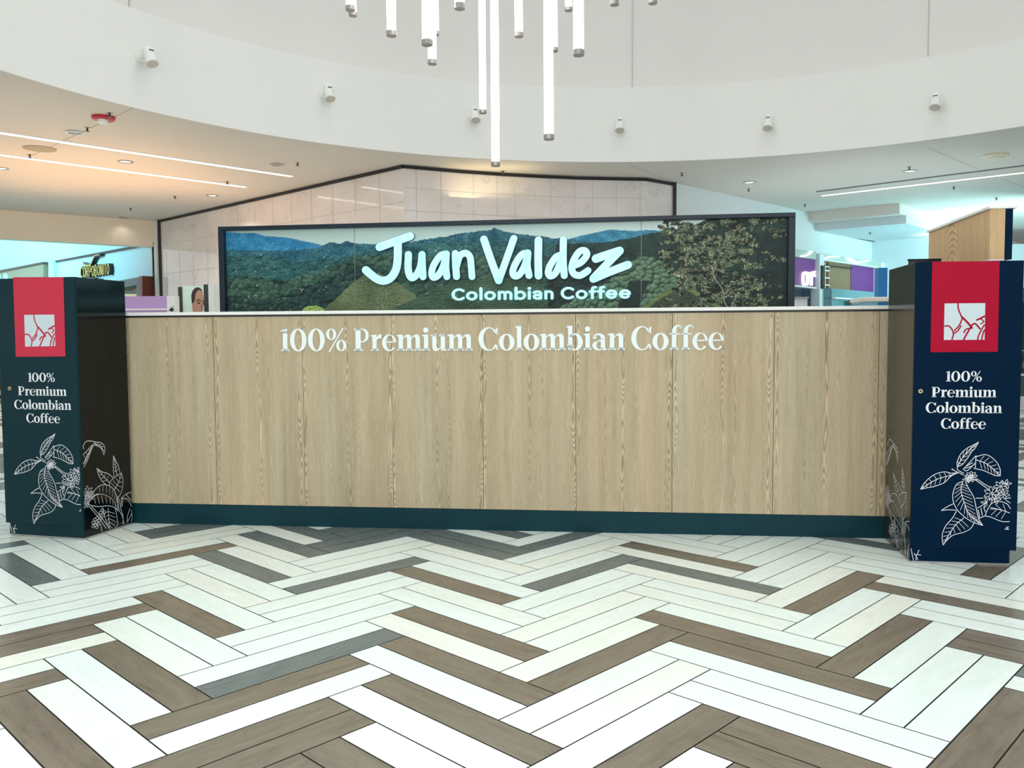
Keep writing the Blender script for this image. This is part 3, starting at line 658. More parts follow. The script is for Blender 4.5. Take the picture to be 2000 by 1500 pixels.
# spotlights on the fascia
def cyl_hit(px, py, rr):
    d = ray(px, py); a = d.x*d.x+d.y*d.y; b_ = -2*(OC.x*d.x+OC.y*d.y); c_ = OC.x**2+OC.y**2-rr*rr
    return CAMP+d*((-b_+math.sqrt(b_*b_-4*a*c_))/2/a)
spot_lb = ['leftmost white spotlight on the curved fascia', 'white spotlight on the fascia above the left ceiling, second from the left', 'white spotlight on the fascia just left of the longest hanging tube',
           'white spotlight on the fascia right of the hanging tubes', 'white spotlight on the fascia above the right part of the billboard', 'rightmost white spotlight on the curved fascia']
sp0 = None
for (px, py), lb in zip(((273, 112), (631, 184), (921, 227), (1207, 247), (1501, 242), (1834, 200)), spot_lb):
    P = cyl_hit(px, py, OR); an = math.atan2(P.y-OC.y, P.x-OC.x)
    Mx = Matrix.Translation(P) @ Matrix.Rotation(an-PI/2, 4, 'Z')           # local +Y points into the wall
    if sp0 is None:
        o = sp0 = empty('wall_spotlight'); 
        b = MB(); b.tube([(0, 0, 0), (0, -0.03, 0)], 0.075, 20); b.build('mounting_plate', M_WHITE, o)
        MB().tube([(0, -0.02, 0.0), (0, -0.10, 0.01), (0, -0.16, 0.02)], 0.024, 10).build('arm', M_WHITE, o)
        a0 = Vector((0, -0.17, 0.085)); ax = Vector((0, -0.10, -0.22)); a1 = a0+ax
        hd = MB().tube([a0, a0+ax*0.02, a0+ax*0.8, a1], [0.055, 0.066, 0.072, 0.088], 20, caps=True).build('head', M_WHITE, o, smooth=True)
        MB().tube([a1, a1+ax*0.02], 0.074, 20).build('lens', mat('spot_lens', (205, 198, 186), 0.25, metal=0.3), hd)
        vn = Vector((0, -.91, .414))*0.066; MB().tube([a0+ax*0.3+vn+Vector((-0.03, 0, 0)), a0+ax*0.3+vn+Vector((0.03, 0, 0))], 0.009, 8).build('vent_slot', M_BLK, hd)
    else: o = copy_tree(sp0)
    o.matrix_basis = Mx; tag(o, lb, 'spotlight', 'spotlights along the curved fascia')

# hanging tubes
D = 0.08
tubes = [(684.3, 21, 18.5, 'left end, in front of its twin'), (689.5, 32, 16, 'left end, just behind its twin'), (764.8, 71, 20, 'second from the left, standing apart'), (834.5, 89, 21.7, 'in the left cluster, the nearest of three'),
         (850, 69, 16, 'in the left cluster, mostly hidden behind the nearest'), (844.5, 126, 18, 'in the left cluster, the lowest of three'), (897.8, 18, 21.7, 'only its cap in view left of the long tubes'),
         (943, 222, 14.7, 'long and slim, left of the longest'), (968, 325, 17.5, 'the longest of all, ending above the billboard'), (1013.3, 72.5, 17.3, 'short, between the two longest'),
         (1072, 273, 20.5, 'the second longest'), (1082, 101, 15.5, 'tucked behind the second longest'), (1110.3, 21.7, 14.7, 'slim short end beside the thick right tube'),
         (1129.9, 109, 22.5, 'thick, rightmost of the long ones'), (1200.3, 10.5, 18, 'only its cap in view, second from the right'), (1274.8, 7.7, 17.3, 'only its cap in view, rightmost of all')]
tb0 = None
for px, py, w, lb in tubes:
    Y = D*FOC/w; P = ony(px, py, Y)
    if tb0 is None:
        o = tb0 = empty('pendant_tube_light')
        MB().lathe([(D*0.44, 0.03), (D*0.44, 3.2)], seg=20).build('glowing_tube', M_TUBE, o, smooth=True)
        MB().lathe([(D*0.45, 0), (D*0.5, 0.004), (D*0.5, 0.036), (D*0.45, 0.04)], seg=20).build('end_cap', M_CAP, o, smooth=True)
        MB().lathe([(D*0.5, 3.19), (D*0.5, 3.26)], seg=20).build('top_cap', M_CAP, o, smooth=True)
        MB().tube([(0, 0, 3.2), (0, 0, 11.2)], 0.003, 6).build('cable', M_BLK, o)
    else: o = copy_tree(tb0)
    o.location = P
    for ch in o.children:
        if ch.name.startswith('cable'):
            ch.matrix_parent_inverse = Matrix(); k = (11.2-P.z-3.2)/8.0; ch.scale = (1, 1, k); ch.location = (0, 0, 3.2-3.2*k)
    tag(o, 'glowing hanging tube light, '+lb, 'pendant light', 'tube lights hanging in the rotunda')

# ================================================================== THE COFFEE COUNTER
CA, CB = onz(248, 1021.5), onz(1731, 1052); CA.z = CB.z = 0
CAB = CB-CA; CL_ = CAB.length; CT = CAB.normalized(); CN = Vector((CT.y, -CT.x, 0))       # CN points to the viewer
ctr = empty('coffee_counter', (CA+CB)/2, math.atan2(CT.y, CT.x)); tag(ctr, 'long oak-fronted service counter with white worktop standing between the two dark towers', 'counter')
def cpt(s, z, off=0.0): p = CA+CT*s+CN*off; return Vector((p.x, p.y, z))
def cs(px, py=800): P = onv(px, py, CA, CB); return (P-CA).dot(CT)
def cbox(s0, s1, z0, z1, o0, o1):
    P = [cpt(s0, 0, o1), cpt(s1, 0, o1), cpt(s1, 0, o0), cpt(s0, 0, o0)]
    return MB().prism([p.xy for p in P], z0, z1)
ZB, ZT = 0.148, 1.508
cbox(0, CL_, 0.02, ZT, -0.72, -0.02).build('carcass', mat('carcass_dark', (40, 42, 44), 0.6), ctr)
cbox(0.0, CL_, 0.0, ZB, -0.60, -0.004).build('plinth', M_PLINTH, ctr)
cbox(0.0, CL_, ZT, ZT+0.013, -0.74, 0.004).build('dark_strip', M_BLK, ctr)  # thin black strip between carcass and worktop
cbox(-0.0, CL_, ZT+0.013, ZT+0.036, -0.76, 0.016).build('worktop', M_WHITE, ctr, bevel=0.003)
seams = [0]+[cs(x) for x in (420, 593, 766, 943.5, 1124.5, 1313, 1511, 1715)]+[CL_]
for i, (a, b) in enumerate(zip(seams[:-1], seams[1:])):
    g0 = 0.0016 if i not in (2, 4) else 0.0007
    o = cbox(-(b-a)/2+g0, (b-a)/2-g0, ZB+0.002, ZT, -0.02, 0.0); 
    loc = [Vector(v) for v in o.v]; o.v = []
    for v in loc:                                        # panel in its own frame so the grain differs per panel
        w = v-CA; o.v.append((w.dot(CT), -w.dot(CN), v.z))
    pn = o.build('front_panel', M_OAK, None, bevel=0.0008)
    adopt(ctr, pn)
    pn.matrix_basis = Matrix.Translation(CA+CT*((a+b)/2)) @ Matrix(((CT.x, -CN.x, 0, 0), (CT.y, -CN.y, 0, 0), (0, 0, 1, 0), (0, 0, 0, 1)))
# lettering on the oak front
line, tw = line_of('100% Premium Colombian Coffee')
sL, sR = cs(548, 660), cs(1414.5, 660); zb = onv(980, 683, CA, CB).z
zc = onv(720, 640.5, CA, CB).z
sc = (sR-sL)/tw; scy = (zc-zb)/700
lt = Flat()
for c, F, x in line:
    if c != ' ': F.build('letter', M_LETTER, ctr, lambda a, b, x=x: (cpt(sL+(x+a)*sc, onv(980, 684.2, CA, CB).z+b*scy), CN), 0.008)

# ================================================================== THE TOWERS
def tower(tagname, FL, FR, BK, H, m_front, m_side, label, logo_px, text_px, keyhole_px, m_red, toe):
    FL, FR, BK = Vector((FL[0], FL[1], 0)), Vector((FR[0], FR[1], 0)), Vector((BK[0], BK[1], 0))
    root = empty('display_tower', (FL+FR)/2, math.atan2((FR-FL).y, (FR-FL).x)); tag(root, label, 'tower')
    T = (FR-FL).normalized(); N = Vector((T.y, -T.x, 0)); W_ = (FR-FL).length
    return root, T, N, W_
def fp(O, T, N): return lambda s, z: (Vector((O.x+T.x*s, O.y+T.y*s, z)), N)
def proj_face(px, py, O, T):
    P = onv(px, py, O, O+T); return ((P-O).dot(T), P.z)

LFL, LFR, LBK = Vector((-3.581, 5.835, 0)), Vector((-2.981, 5.681, 0)), Vector((-2.879, 6.152, 0))
RFL, RFR, RBK = Vector((2.281, 4.995, 0)), Vector((2.836, 4.919, 0)), Vector((2.375, 5.572, 0))
HL, HR = 1.768, 1.775
def corner_back(a, b, k): return b+(k-a)             # fourth corner
def make_tower(FL, FR, BK, other, H, label, mf, ms):
    T = (FR-FL).normalized(); N = Vector((T.y, -T.x, 0))
    root = empty('display_tower', (FL+FR)/2, math.atan2(T.y, T.x)); tag(root, label, 'display tower', None)
    if other == 'R': quad = [FL, FR, BK, FL+(BK-FR)]
    else: quad = [FL, FR, FR+(BK-FL), BK]
    MB().prism([p.xy for p in quad], 0.012, H).build('body', ms, root, bevel=0.002)
    cen = sum((p for p in quad), Vector())/4
    MB().prism([(cen+(p-cen)*0.985).xy for p in quad], 0.0, 0.014).build('levelling_base', M_STEEL, root)
    W_ = (FR-FL).length
    # hinged front door leaf above a kick panel
    f = [FL, FR, FR+N*0.018, FL+N*0.018]
    d0 = [FL-T*0.012+N*0.0, FR+N*0.0, FR+N*0.019, FL-T*0.012+N*0.019] if other == 'R' else [FL, FR+T*0.026, FR+T*0.026+N*0.019, FL+N*0.019]
    MB().prism([p.xy for p in d0], 0.092, H).build('door', mf, root, bevel=0.0012)
    k = [FL+T*0.012, FR, FR+N*0.012, FL+T*0.012+N*0.012] if other == 'R' else [FL, FR-T*0.01, FR-T*0.01+N*0.012, FL+N*0.012]
    MB().prism([p.xy for p in k], 0.013, 0.0905).build('kick_panel', mf, root, bevel=0.001)
    return root, T, N, W_
LT, LTT, LTN, LW = make_tower(LFL, LFR, LBK, 'R', HL, 'dark teal tower with red logo panel at the left end of the counter', M_TEAL, mat('black_gloss_laminate', (4, 12, 15), 0.12, spec=0.35))
RT, RTT, RTN, RW = make_tower(RFL, RFR, RBK, 'L', HR, 'dark navy tower with crimson logo panel at the right end of the counter', M_NAVY, mat('charcoal_gloss_laminate', (44, 46, 42), 0.2, spec=0.6))
EPS = 0.0205
def on_front(O, T, N, off=EPS): return lambda s, z: (Vector((O.x+T.x*s, O.y+T.y*s, z))+N*off, N)
Lf = on_front(LFL, LTT, LTN); Rf = on_front(RFL, RTT, RTN)
LO, RO = LFL+LTN*0.019, RFL+RTN*0.019
def lpx(x, y): return proj_face(x, y, LO, LTT)
def rpx(x, y): return proj_face(x, y, RO, RTT)
# red panel with the pale square emblem; only its hill-like lines are drawn
def emblem(root, F3, px, red, sq, mred):
    q = Flat().poly([px(*p) for p in red]); q.build('logo_panel', mred, root, F3, 0.001)
    lp = [o for o in root.children if o.name.startswith('logo_panel')][0]
    Flat().poly([px(*p) for p in sq]).build('emblem', M_LOGO, lp, F3, 0.002)
    (x0, y0), (x1, y1), (x2, y2), (x3, y3) = sq         # tl tr br bl
    def e(u, v):                                        # unit square, v down
        return px(x0+(x1-x0)*u*(1-v)+(x3-x0)*(1-u)*v+(x2-x0)*u*v, y0+(y1-y0)*u*(1-v)+(y3-y0)*(1-u)*v+(y2-y0)*u*v)
    G = Flat()
    sw = abs(px(x1, y1)[0]-px(x0, y0)[0])
    for pts, w in ((((0.33, 0), (0.34, .15), (0.42, .36), (0.44, .40), (0.42, .48), (0.36, .62), (0.26, .74)), .035),
                   (((0.44, .38), (0.55, .50), (0.63, .60), (0.68, .68)), .05), (((0.02, .62), (0.12, .62), (0.21, .74), (0.23, .86), (0.2, 1.0)), .035),
                   (((0.24, .82), (0.33, .76), (0.39, .66), (0.41, .62)), .035), (((0.49, 1.0), (0.55, .86), (0.63, .70), (0.70, .58), (0.76, .56), (0.82, .62), (0.88, .70)), .042),
                   (((0.83, 1.0), (0.86, .86), (0.92, .72), (0.99, .60)), .035), (((0.93, 1.0), (0.95, .86), (0.99, .74)), .035), (((0.80, .46), (0.88, .42), (0.99, .36)), .045), (((0.88, .42), (0.97, .50), (0.90, .57)), .03),
                   (((0.49, .80), (0.53, .72), (0.60, .69)), .035)):
        G.stroke([e(min(u, 0.985), min(v, 0.985)) for u, v in pts], w*sw, k=5)
    G.build('emblem_lines', mred, lp, F3, 0.003)
emblem(LT, Lf, lpx, [(26, 541.5), (124.5, 541), (128.5, 696), (31.5, 697)], [(48, 615), (106.5, 614.5), (109, 676), (50, 677)], M_RED)
emblem(RT, Rf, rpx, [(1820.5, 511.3), (1952, 509.6), (1948.5, 687), (1817, 688)], [(1844.5, 592.8), (1924, 592), (1922.5, 663.5), (1843, 664)], M_RED2)
# four lines of text on each tower
def textline(root, F3, px, txt, x0, x1, yb, cap, ybr=None):
    ln, w = line_of(txt); a = px(x0, yb); b = px(x1, ybr or yb); c = px(x0, yb-cap)
    G = Flat(); k = (b[0]-a[0])/w; ky = (c[1]-a[1])/700
    for ch, F, x in ln: G.add(F, k, ky, a[0]+x*k, a[1])
    G.build('lettering', M_INK, root, F3, 0.0008)
for t, x0, x1, yb, cap in (('100%', 55.5, 109.5, 745.5, 17.5), ('Premium', 36, 131, 772, 17.5), ('Colombian', 28.5, 140, 798.5, 17.5), ('Coffee', 52, 118, 825, 17.5)):
    textline(LT, Lf, lpx, t, x0, x1, yb, cap)
for t, x0, x1, yb, cap in (('100%', 1847, 1919.5, 745, 20), ('Premium', 1819, 1946, 775.5, 20), ('Colombian', 1807.5, 1957, 806, 20), ('Coffee', 1837, 1925.5, 837, 20)):
    textline(RT, Rf, rpx, t, x0, x1, yb, cap)
for root, F3, p in ((LT, Lf, lpx(19.5, 758.5)), (RT, Rf, rpx(1797.5, 764))):
    P, N = F3(*p); MB().tube([P-N*0.004, P+N*0.004], 0.0125, 20).build('lock', mat('brass_lock', (200, 190, 150), 0.3, metal=0.6), root)
    lk = [o for o in root.children if o.name.startswith('lock')][0]
    MB().tube([P+N*0.004, P+N*0.005], 0.006, 14).build('keyhole', M_BLK, lk)

# --- coffee plant line drawings (traced in a common sheet, x to the right, y down)
Z = lambda x, y: (10+x/6.522, 830+y/6.522)
LW_ = 0.0037
LEAVES = [  # (left edge, right edge, midrib) from base to tip
 ([(455, 385), (450, 330), (480, 240), (540, 175), (600, 140), (640, 110)], [(455, 385), (500, 360), (545, 290), (580, 220), (610, 180), (640, 110)], [(455, 385), (490, 300), (550, 210), (640, 110)]),
 ([(470, 450), (400, 455), (330, 440), (240, 470), (160, 550), (120, 630)], [(470, 450), (400, 490), (340, 560), (250, 600), (180, 615), (120, 630)], [(470, 450), (380, 485), (270, 520), (170, 590), (120, 630)]),
 ([(625, 275), (720, 255), (810, 320), (860, 410), (870, 495)], [(610, 405), (700, 430), (760, 460), (820, 490), (870, 495)], [(625, 310), (720, 350), (800, 420), (870, 495)]),
 ([(520, 550), (460, 580), (430, 680), (440, 780), (490, 880), (580, 970), (660, 1020), (735, 1050)], [(540, 550), (570, 620), (630, 730), (660, 850), (690, 970), (735, 1050)], [(515, 555), (505, 650), (540, 780), (600, 920), (735, 1050)]),
 ([(475, 880), (440, 960), (380, 1050), (355, 1150), (370, 1260)], [(650, 1020), (620, 1080), (560, 1120), (460, 1150), (400, 1210), (370, 1260)], [(550, 960), (480, 1030), (420, 1140), (370, 1260)]),
 ([(990, 870), (950, 810), (880, 785), (810, 800), (770, 870), (750, 945)], [(990, 1012), (920, 1010), (850, 980), (800, 955), (750, 945)], [(985, 915), (900, 880), (800, 850)]),
]
EXTRA = [[(510, 415), (560, 350), (620, 270), (630, 275)], [(510, 415), (550, 430), (620, 350)], [(625, 275), (625, 400)], [(540, 380), (600, 340)], [(530, 405), (590, 380)],
 [(330, 870), (400, 820), (440, 800)], [(330, 872), (400, 865), (470, 872)], [(405, 405), (440, 435), (470, 450)], [(455, 385), (460, 420), (520, 460)], [(400, 410), (520, 480)],
 [(640, 540), (700, 590), (770, 650)], [(650, 525), (710, 575), (775, 620)], [(545, 548), (600, 535), (650, 540)], [(690, 970), (745, 945)], [(650, 740), (720, 742)],
 [(670, 850), (700, 835), (745, 800)], [(680, 870), (700, 960)], [(705, 850), (725, 940)], [(730, 840), (750, 900)], [(920, 750), (985, 745)], [(940, 770), (985, 805)], [(945, 1095), (985, 1100), (960, 1080), (985, 1070)]]
def petals(c, n, L, wd, a0=0.0):
    out = []
    for i in range(n):
        a = a0+2*PI*i/n; d = (math.cos(a), math.sin(a)); q = (-d[1], d[0])
        out.append([(c[0], c[1]), (c[0]+d[0]*L*.5+q[0]*wd, c[1]+d[1]*L*.5+q[1]*wd), (c[0]+d[0]*L, c[1]+d[1]*L), (c[0]+d[0]*L*.5-q[0]*wd, c[1]+d[1]*L*.5-q[1]*wd), (c[0], c[1])])
    return out
FLOW = petals((800, 690), 7, 82, 17)+petals((880, 615), 7, 72, 15, .4)+petals((915, 705), 6, 60, 13, .2)+petals((835, 755), 6, 60, 12, .1)+petals((760, 790), 5, 60, 10, 1.9)[:3]+petals((930, 590), 5, 55, 11, 3.6)[:4]
BUD = petals((590, 500), 9, 62, 14, 2.6)+petals((560, 520), 4, 50, 10, 2.9)
S_LEAVES = [
 ([(965, 570), (940, 500), (950, 430), (990, 380), (1040, 330), (1110, 250)], [(1000, 540), (1050, 440), (1090, 330), (1125, 255)], [(970, 555), (1020, 440), (1115, 255)]),
 ([(1120, 235), (1180, 218), (1240, 240), (1270, 300), (1255, 385)], [(1130, 255), (1180, 270), (1230, 310), (1255, 385)], [(1130, 240), (1220, 270), (1255, 385)]),
 ([(1385, 660), (1375, 550), (1375, 470), (1378, 390)], [(1460, 610), (1440, 520), (1400, 440), (1378, 390)], [(1420, 640), (1400, 500), (1378, 390)]),
 ([(1370, 670), (1310, 620), (1230, 595), (1165, 550)], [(1280, 760), (1230, 710), (1190, 640), (1165, 550)], [(1330, 740), (1240, 640), (1165, 550)]),
 ([(1325, 770), (1340, 720), (1400, 660), (1480, 610)], [(1430, 940), (1480, 850), (1500, 720), (1480, 610)], [(1385, 830), (1440, 740), (1480, 610)]),
 ([(1120, 850), (1200, 775), (1290, 765), (1370, 810), (1420, 920), (1440, 1080)], [(1130, 900), (1220, 880), (1330, 920), (1400, 1000), (1430, 1090)], None),
 ([(1050, 1010), (1130, 900), (1220, 880), (1330, 920), (1400, 1000), (1430, 1090)], [(1050, 1015), (1180, 1040), (1300, 1030), (1390, 1050), (1440, 1100)], None),
 ([(1240, 1050), (1260, 1150), (1300, 1260), (1330, 1350)], [(1400, 1060), (1420, 1160), (1425, 1280), (1330, 1350)], [(1310, 1060), (1320, 1200), (1330, 1350)]),
]
S_EXTRA = [[(990, 270), (1030, 210), (1100, 205), (1170, 222)], [(1000, 310), (990, 270)], [(1430, 900), (1450, 1080), (1490, 1160), (1515, 1280)], [(1450, 940), (1480, 1100), (1500, 1160), (1498, 1285)],
 [(1070, 1040), (1180, 1170), (1310, 1350)], [(1095, 1035), (1200, 1150), (1330, 1320)], [(1480, 930), (1540, 880), (1605, 855)], [(1480, 930), (1560, 950), (1610, 1040)], [(1480, 930), (1470, 1080)],
 [(1540, 885), (1600, 960)], [(1550, 1270), (1560, 1150), (1590, 1060)], [(1605, 1080), (1615, 1180), (1600, 1260)], [(1560, 1230), (1610, 1130)], [(1215, 1260), (1225, 1320), (1240, 1380)], [(1240, 1290), (1300, 1370)], [(1495, 940), (1490, 1040)],
 [(1430, 1300), (1380, 1330)], [(1575, 900), (1608, 905)]]
S_FLOW = petals((1045, 860), 8, 85, 15)+petals((1020, 940), 8, 70, 13, .3)+petals((1090, 900), 6, 55, 12)+petals((1025, 1010), 7, 50, 10)
BERRY = [(1235, 1085), (1262, 1110), (1215, 1115), (1248, 1145), (1200, 1160), (1225, 1190), (1170, 1185), (1195, 1215), (1140, 1205), (1165, 1240), (1120, 1245), (1185, 1260), (1145, 1275), (1120, 1290), (1165, 1300)]
def leaf_lines(L, R, Mr):
    out = [catmull([(*p, 0) for p in L], 6), catmull([(*p, 0) for p in R], 6)]
    res = [[(p.x, p.y) for p in o] for o in out]
    def at_(P, t): i = t*(len(P)-1); a = int(i); b = min(a+1, len(P)-1); f = i-a; return (P[a][0]*(1-f)+P[b][0]*f, P[a][1]*(1-f)+P[b][1]*f)
    Ld, Rd = res[0], res[1]
    veins = []
    if Mr:
        md = [(p.x, p.y) for p in catmull([(*p, 0) for p in Mr], 6)]; res.append(md)
        ln = sum(math.dist(md[i], md[i+1]) for i in range(len(md)-1)); n = max(4, int(ln/42))
        for i in range(1, n):
            t = i/n
            for E in (Ld, Rd):
                a = at_(md, t*0.92); b = at_(E, min(t*0.92+0.10, 0.97)); veins.append([a, (a[0]+(b[0]-a[0])*.8, a[1]+(b[1]-a[1])*.8)])
    else:
        for i in range(2, 9):
            a, b = at_(Ld, i/10), at_(Rd, i/10); veins.append([(a[0]*.9+b[0]*.1, a[1]*.9+b[1]*.1), (a[0]*.25+b[0]*.75, a[1]*.25+b[1]*.75)])
    return res, veins
def drawing(leaves, extra, flowers, berries):
    P = []
    for L, R, Mr in leaves:
        r, v = leaf_lines(L, R, Mr); P += [(q, 1.0) for q in r]+[(q, .62) for q in v]
    for e in extra: P.append(([(p.x, p.y) for p in catmull([(*q, 0) for q in e], 6)], 1.0))
    for f in flowers: P.append(([(p.x, p.y) for p in catmull([(*q, 0) for q in f], 3)], .75))
    for c in berries: P.append(([(c[0]+19*math.cos(2*PI*i/14), c[1]+17*math.sin(2*PI*i/14)) for i in range(15)], .85))
    return P
def lay(P, fn, s0, s1, w):
    """fn maps sheet coordinates to (s, z) on the face; points beyond the face edges are cut away"""
    G = Flat()
    for pts, k in P:
        run = []
        for p in pts:
            q = fn(*p)
            if s0 <= q[0] <= s1 and 0.016 < q[1]: run.append(q)
            else:
                if len(run) > 1: G.stroke(run, w*k, cap=False, smooth=False)
                run = []
        if len(run) > 1: G.stroke(run, w*k, cap=False, smooth=False)
    return G
FRONT = drawing(LEAVES, EXTRA, FLOW+BUD, [])
SIDE = drawing(S_LEAVES, S_EXTRA, S_FLOW, BERRY)
lf = lambda x, y: lpx(*Z(x, y))
lay(FRONT, lf, 0.0, LW-0.004, LW_).build('plant_print', M_INK, LT, Lf, 0.0008)
def affine(src, dst):                                # separate scale and offset for s and z from two pairs
    (a, b), (c, d) = src; (A_, B_), (C_, D_) = dst
    ks = (C_-A_)/(c-a); kz = (D_-B_)/(d-b)
    return lambda s, z: (A_+(s-a)*ks, B_+(z-b)*kz)
fa = affine([lf(120, 630), lf(640, 110)], [rpx(1797.5, 955.5), rpx(1911, 863)])
lay(FRONT, lambda x, y: fa(*lf(x, y)), 0.0, RW+0.02, LW_).build('plant_print', M_INK, RT, Rf, 0.0008)
# side faces
LST = (LBK-LFR).normalized(); LSN = Vector((LST.y, -LST.x, 0)); LSW = (LBK-LFR).length
def lsp(x, y): return proj_face(x, y, LFR, LST)
ls = lambda x, y: lsp(*Z(x, y))
lay(SIDE, ls, 0.002, LSW-0.002, LW_).build('plant_print', M_INK, LT, lambda s, z: (LFR+LST*s+Vector((0, 0, z))+LSN*0.0006, LSN), 0.0008)
RST = (RFL-RBK).normalized(); RSN = Vector((RST.y, -RST.x, 0)); RSW = (RFL-RBK).length    # runs back to front
def rsp(x, y): return proj_face(x, y, RBK, RST)
fb = affine([ls(1060, 205), ls(1378, 390)], [rsp(1739.5, 859), rsp(1763, 913)])
lay(SIDE, lambda x, y: fb(*ls(x, y)), 0.002, RSW-0.002, LW_).build('plant_print', M_INK, RT, lambda s, z: (RBK+RST*s+Vector((0, 0, z))+RSN*0.0006, RSN), 0.0008)
# the drawing turns the corner at the foot of each kick panel
tw_ = [[(0.004, 0.088), (0.012, 0.05), (0.02, 0.016)], [(0.03, 0.05), (0.045, 0.02)], [(0.022, 0.06), (0.034, 0.045), (0.05, 0.08)], [(0.034, 0.045), (0.034, 0.018)], [(0.034, 0.052), (0.062, 0.05)]]
for root, F3, O in ((LT, Lf, 0.012), (RT, Rf, 0.0)):
    G = Flat()
    for t in tw_: G.stroke([(O+a, z) for a, z in t], LW_*0.9, cap=False)
    G.build('plant_print', M_INK, root, (lambda F3: lambda s, z: (F3(s, z)[0]-F3(s, z)[1]*(EPS-0.0125), F3(s, z)[1]))(F3), 0.0008)

# ================================================================== SIDE WALL AND WOODEN BOX BEHIND THE RIGHT TOWER
# the wooden box runs back from the tower front along the kiosk side
u_ = (RBK-RFL).normalized()
q0 = onz(1932, 509, HR+0.004); q1 = onz(1983, 507, HR+0.004)
bx = empty('wooden_header_box', (q0.x, q0.y, HR+0.004)); tag(bx, 'pale oak box with white cap sitting on top of the navy tower', 'box')
bl = Vector((q0.x, q0.y, 0)); T_ = RTT; wq = (Vector((q1.x, q1.y, 0))-bl).dot(T_)
zt = onv(1932, 408, bl, bl+T_).z
tgt = ray(1814, 470); # depth of the far end from the photograph: ray hits the line bl + u*t
t = (bl.y*tgt.x/tgt.y-bl.x)/(u_.x-u_.y*tgt.x/tgt.y)
BD = u_*t
wd = wq*0.66
MB().prism([bl.xy, (bl+T_*wd).xy, (bl+T_*wd+BD).xy, (bl+BD).xy], HR+0.010, zt).build('oak_casing', M_OAK2, bx, bevel=0.002)
MB().prism([(bl+T_*wd+u_*0.004).xy, (bl+T_*wq+u_*0.004).xy, (bl+T_*wq+BD).xy, (bl+T_*wd+BD).xy], HR+0.010, zt).build('navy_backing', M_NAVY, bx)
MB().prism([(bl-T_*0.012-u_*0.01).xy, (bl+T_*(wq+0.018)-u_*0.01).xy, (bl+T_*(wq+0.018)+BD+u_*.015).xy, (bl-T_*0.012+BD+u_*.015).xy], zt, zt+0.016).build('cap', M_WHITE, bx, bevel=0.002)
MB().prism([(bl+T_*-0.002-u_*0.002).xy, (bl+T_*(wd)-u_*0.002).xy, (bl+T_*(wd)+BD).xy, (bl+T_*-0.002+BD).xy], HR+0.003, HR+0.010).build('base_edge', M_WHITE, bx)
# thin dark upstand behind the tower, left of the box
uy = 5.71; ux = (1773-CX)/FOC*uy; uz = ony(1773, 508.5, uy).z
us = empty('dark_upstand', (ux+.1, uy, 0)); tag(us, 'thin dark upstand panel just behind the navy tower, left of the oak box', 'panel')
e_ = Vector((ux, uy, 0)); 
MB().prism([e_.xy, (e_+RTT*0.2).xy, (e_+RTT*0.2+u_*0.03).xy, (e_+u_*0.03).xy], 0.0, uz).build('board', M_BLK, us)
MB().prism([(e_-RTT*.006-u_*.004).xy, (e_+RTT*0.2-u_*.004).xy, (e_+RTT*0.2+u_*0.034).xy, (e_-RTT*.006+u_*0.034).xy], uz, uz+0.008).build('edge_cap', M_NAVY, us)

# ================================================================== THE BILLBOARD
ZBT = 2.46
PA, PB = onz(428, 443.5, ZBT), onz(1553, 415.5, ZBT); PA.z = PB.z = 0
PT = (PB-PA).normalized(); PN = Vector((PT.y, -PT.x, 0)); PW = (PB-PA).length
ZB0 = onv(990, 607.5, PA, PB).z-0.02
bb = empty('billboard', (PA+PB)/2, math.atan2(PT.y, PT.x)); tag(bb, 'wide framed billboard of green mountains with lit white lettering behind the counter', 'billboard')
def bpt(s, z, off=0.0): p = PA+PT*s+PN*off; return Vector((p.x, p.y, z))
def bbox(s0, s1, z0, z1, o0, o1):
    P = [bpt(s0, 0, o1), bpt(s1, 0, o1), bpt(s1, 0, o0), bpt(s0, 0, o0)]; return MB().prism([p.xy for p in P], z0, z1)
FT = 0.055
bbox(0, PW, 0, ZB0, -0.14, -0.02).build('support_wall', mat('support_dark', (46, 48, 50), 0.6), bb)
bbox(0.002, PW-0.002, ZB0, ZBT-0.002, -0.12, -0.03).build('backing', M_BLK, bb)
for a, b, c, d in ((0, PW, ZBT-FT*.72, ZBT), (0, PW, ZB0, ZB0+FT*.6), (0, FT, ZB0+FT*.6, ZBT-FT*.72), (PW-FT*1.1, PW, ZB0+FT*.6, ZBT-FT*.72)):
    bbox(a, b, c, d, -0.12, 0.03).build('frame_rail', M_FRAME, bb, bevel=0.004)
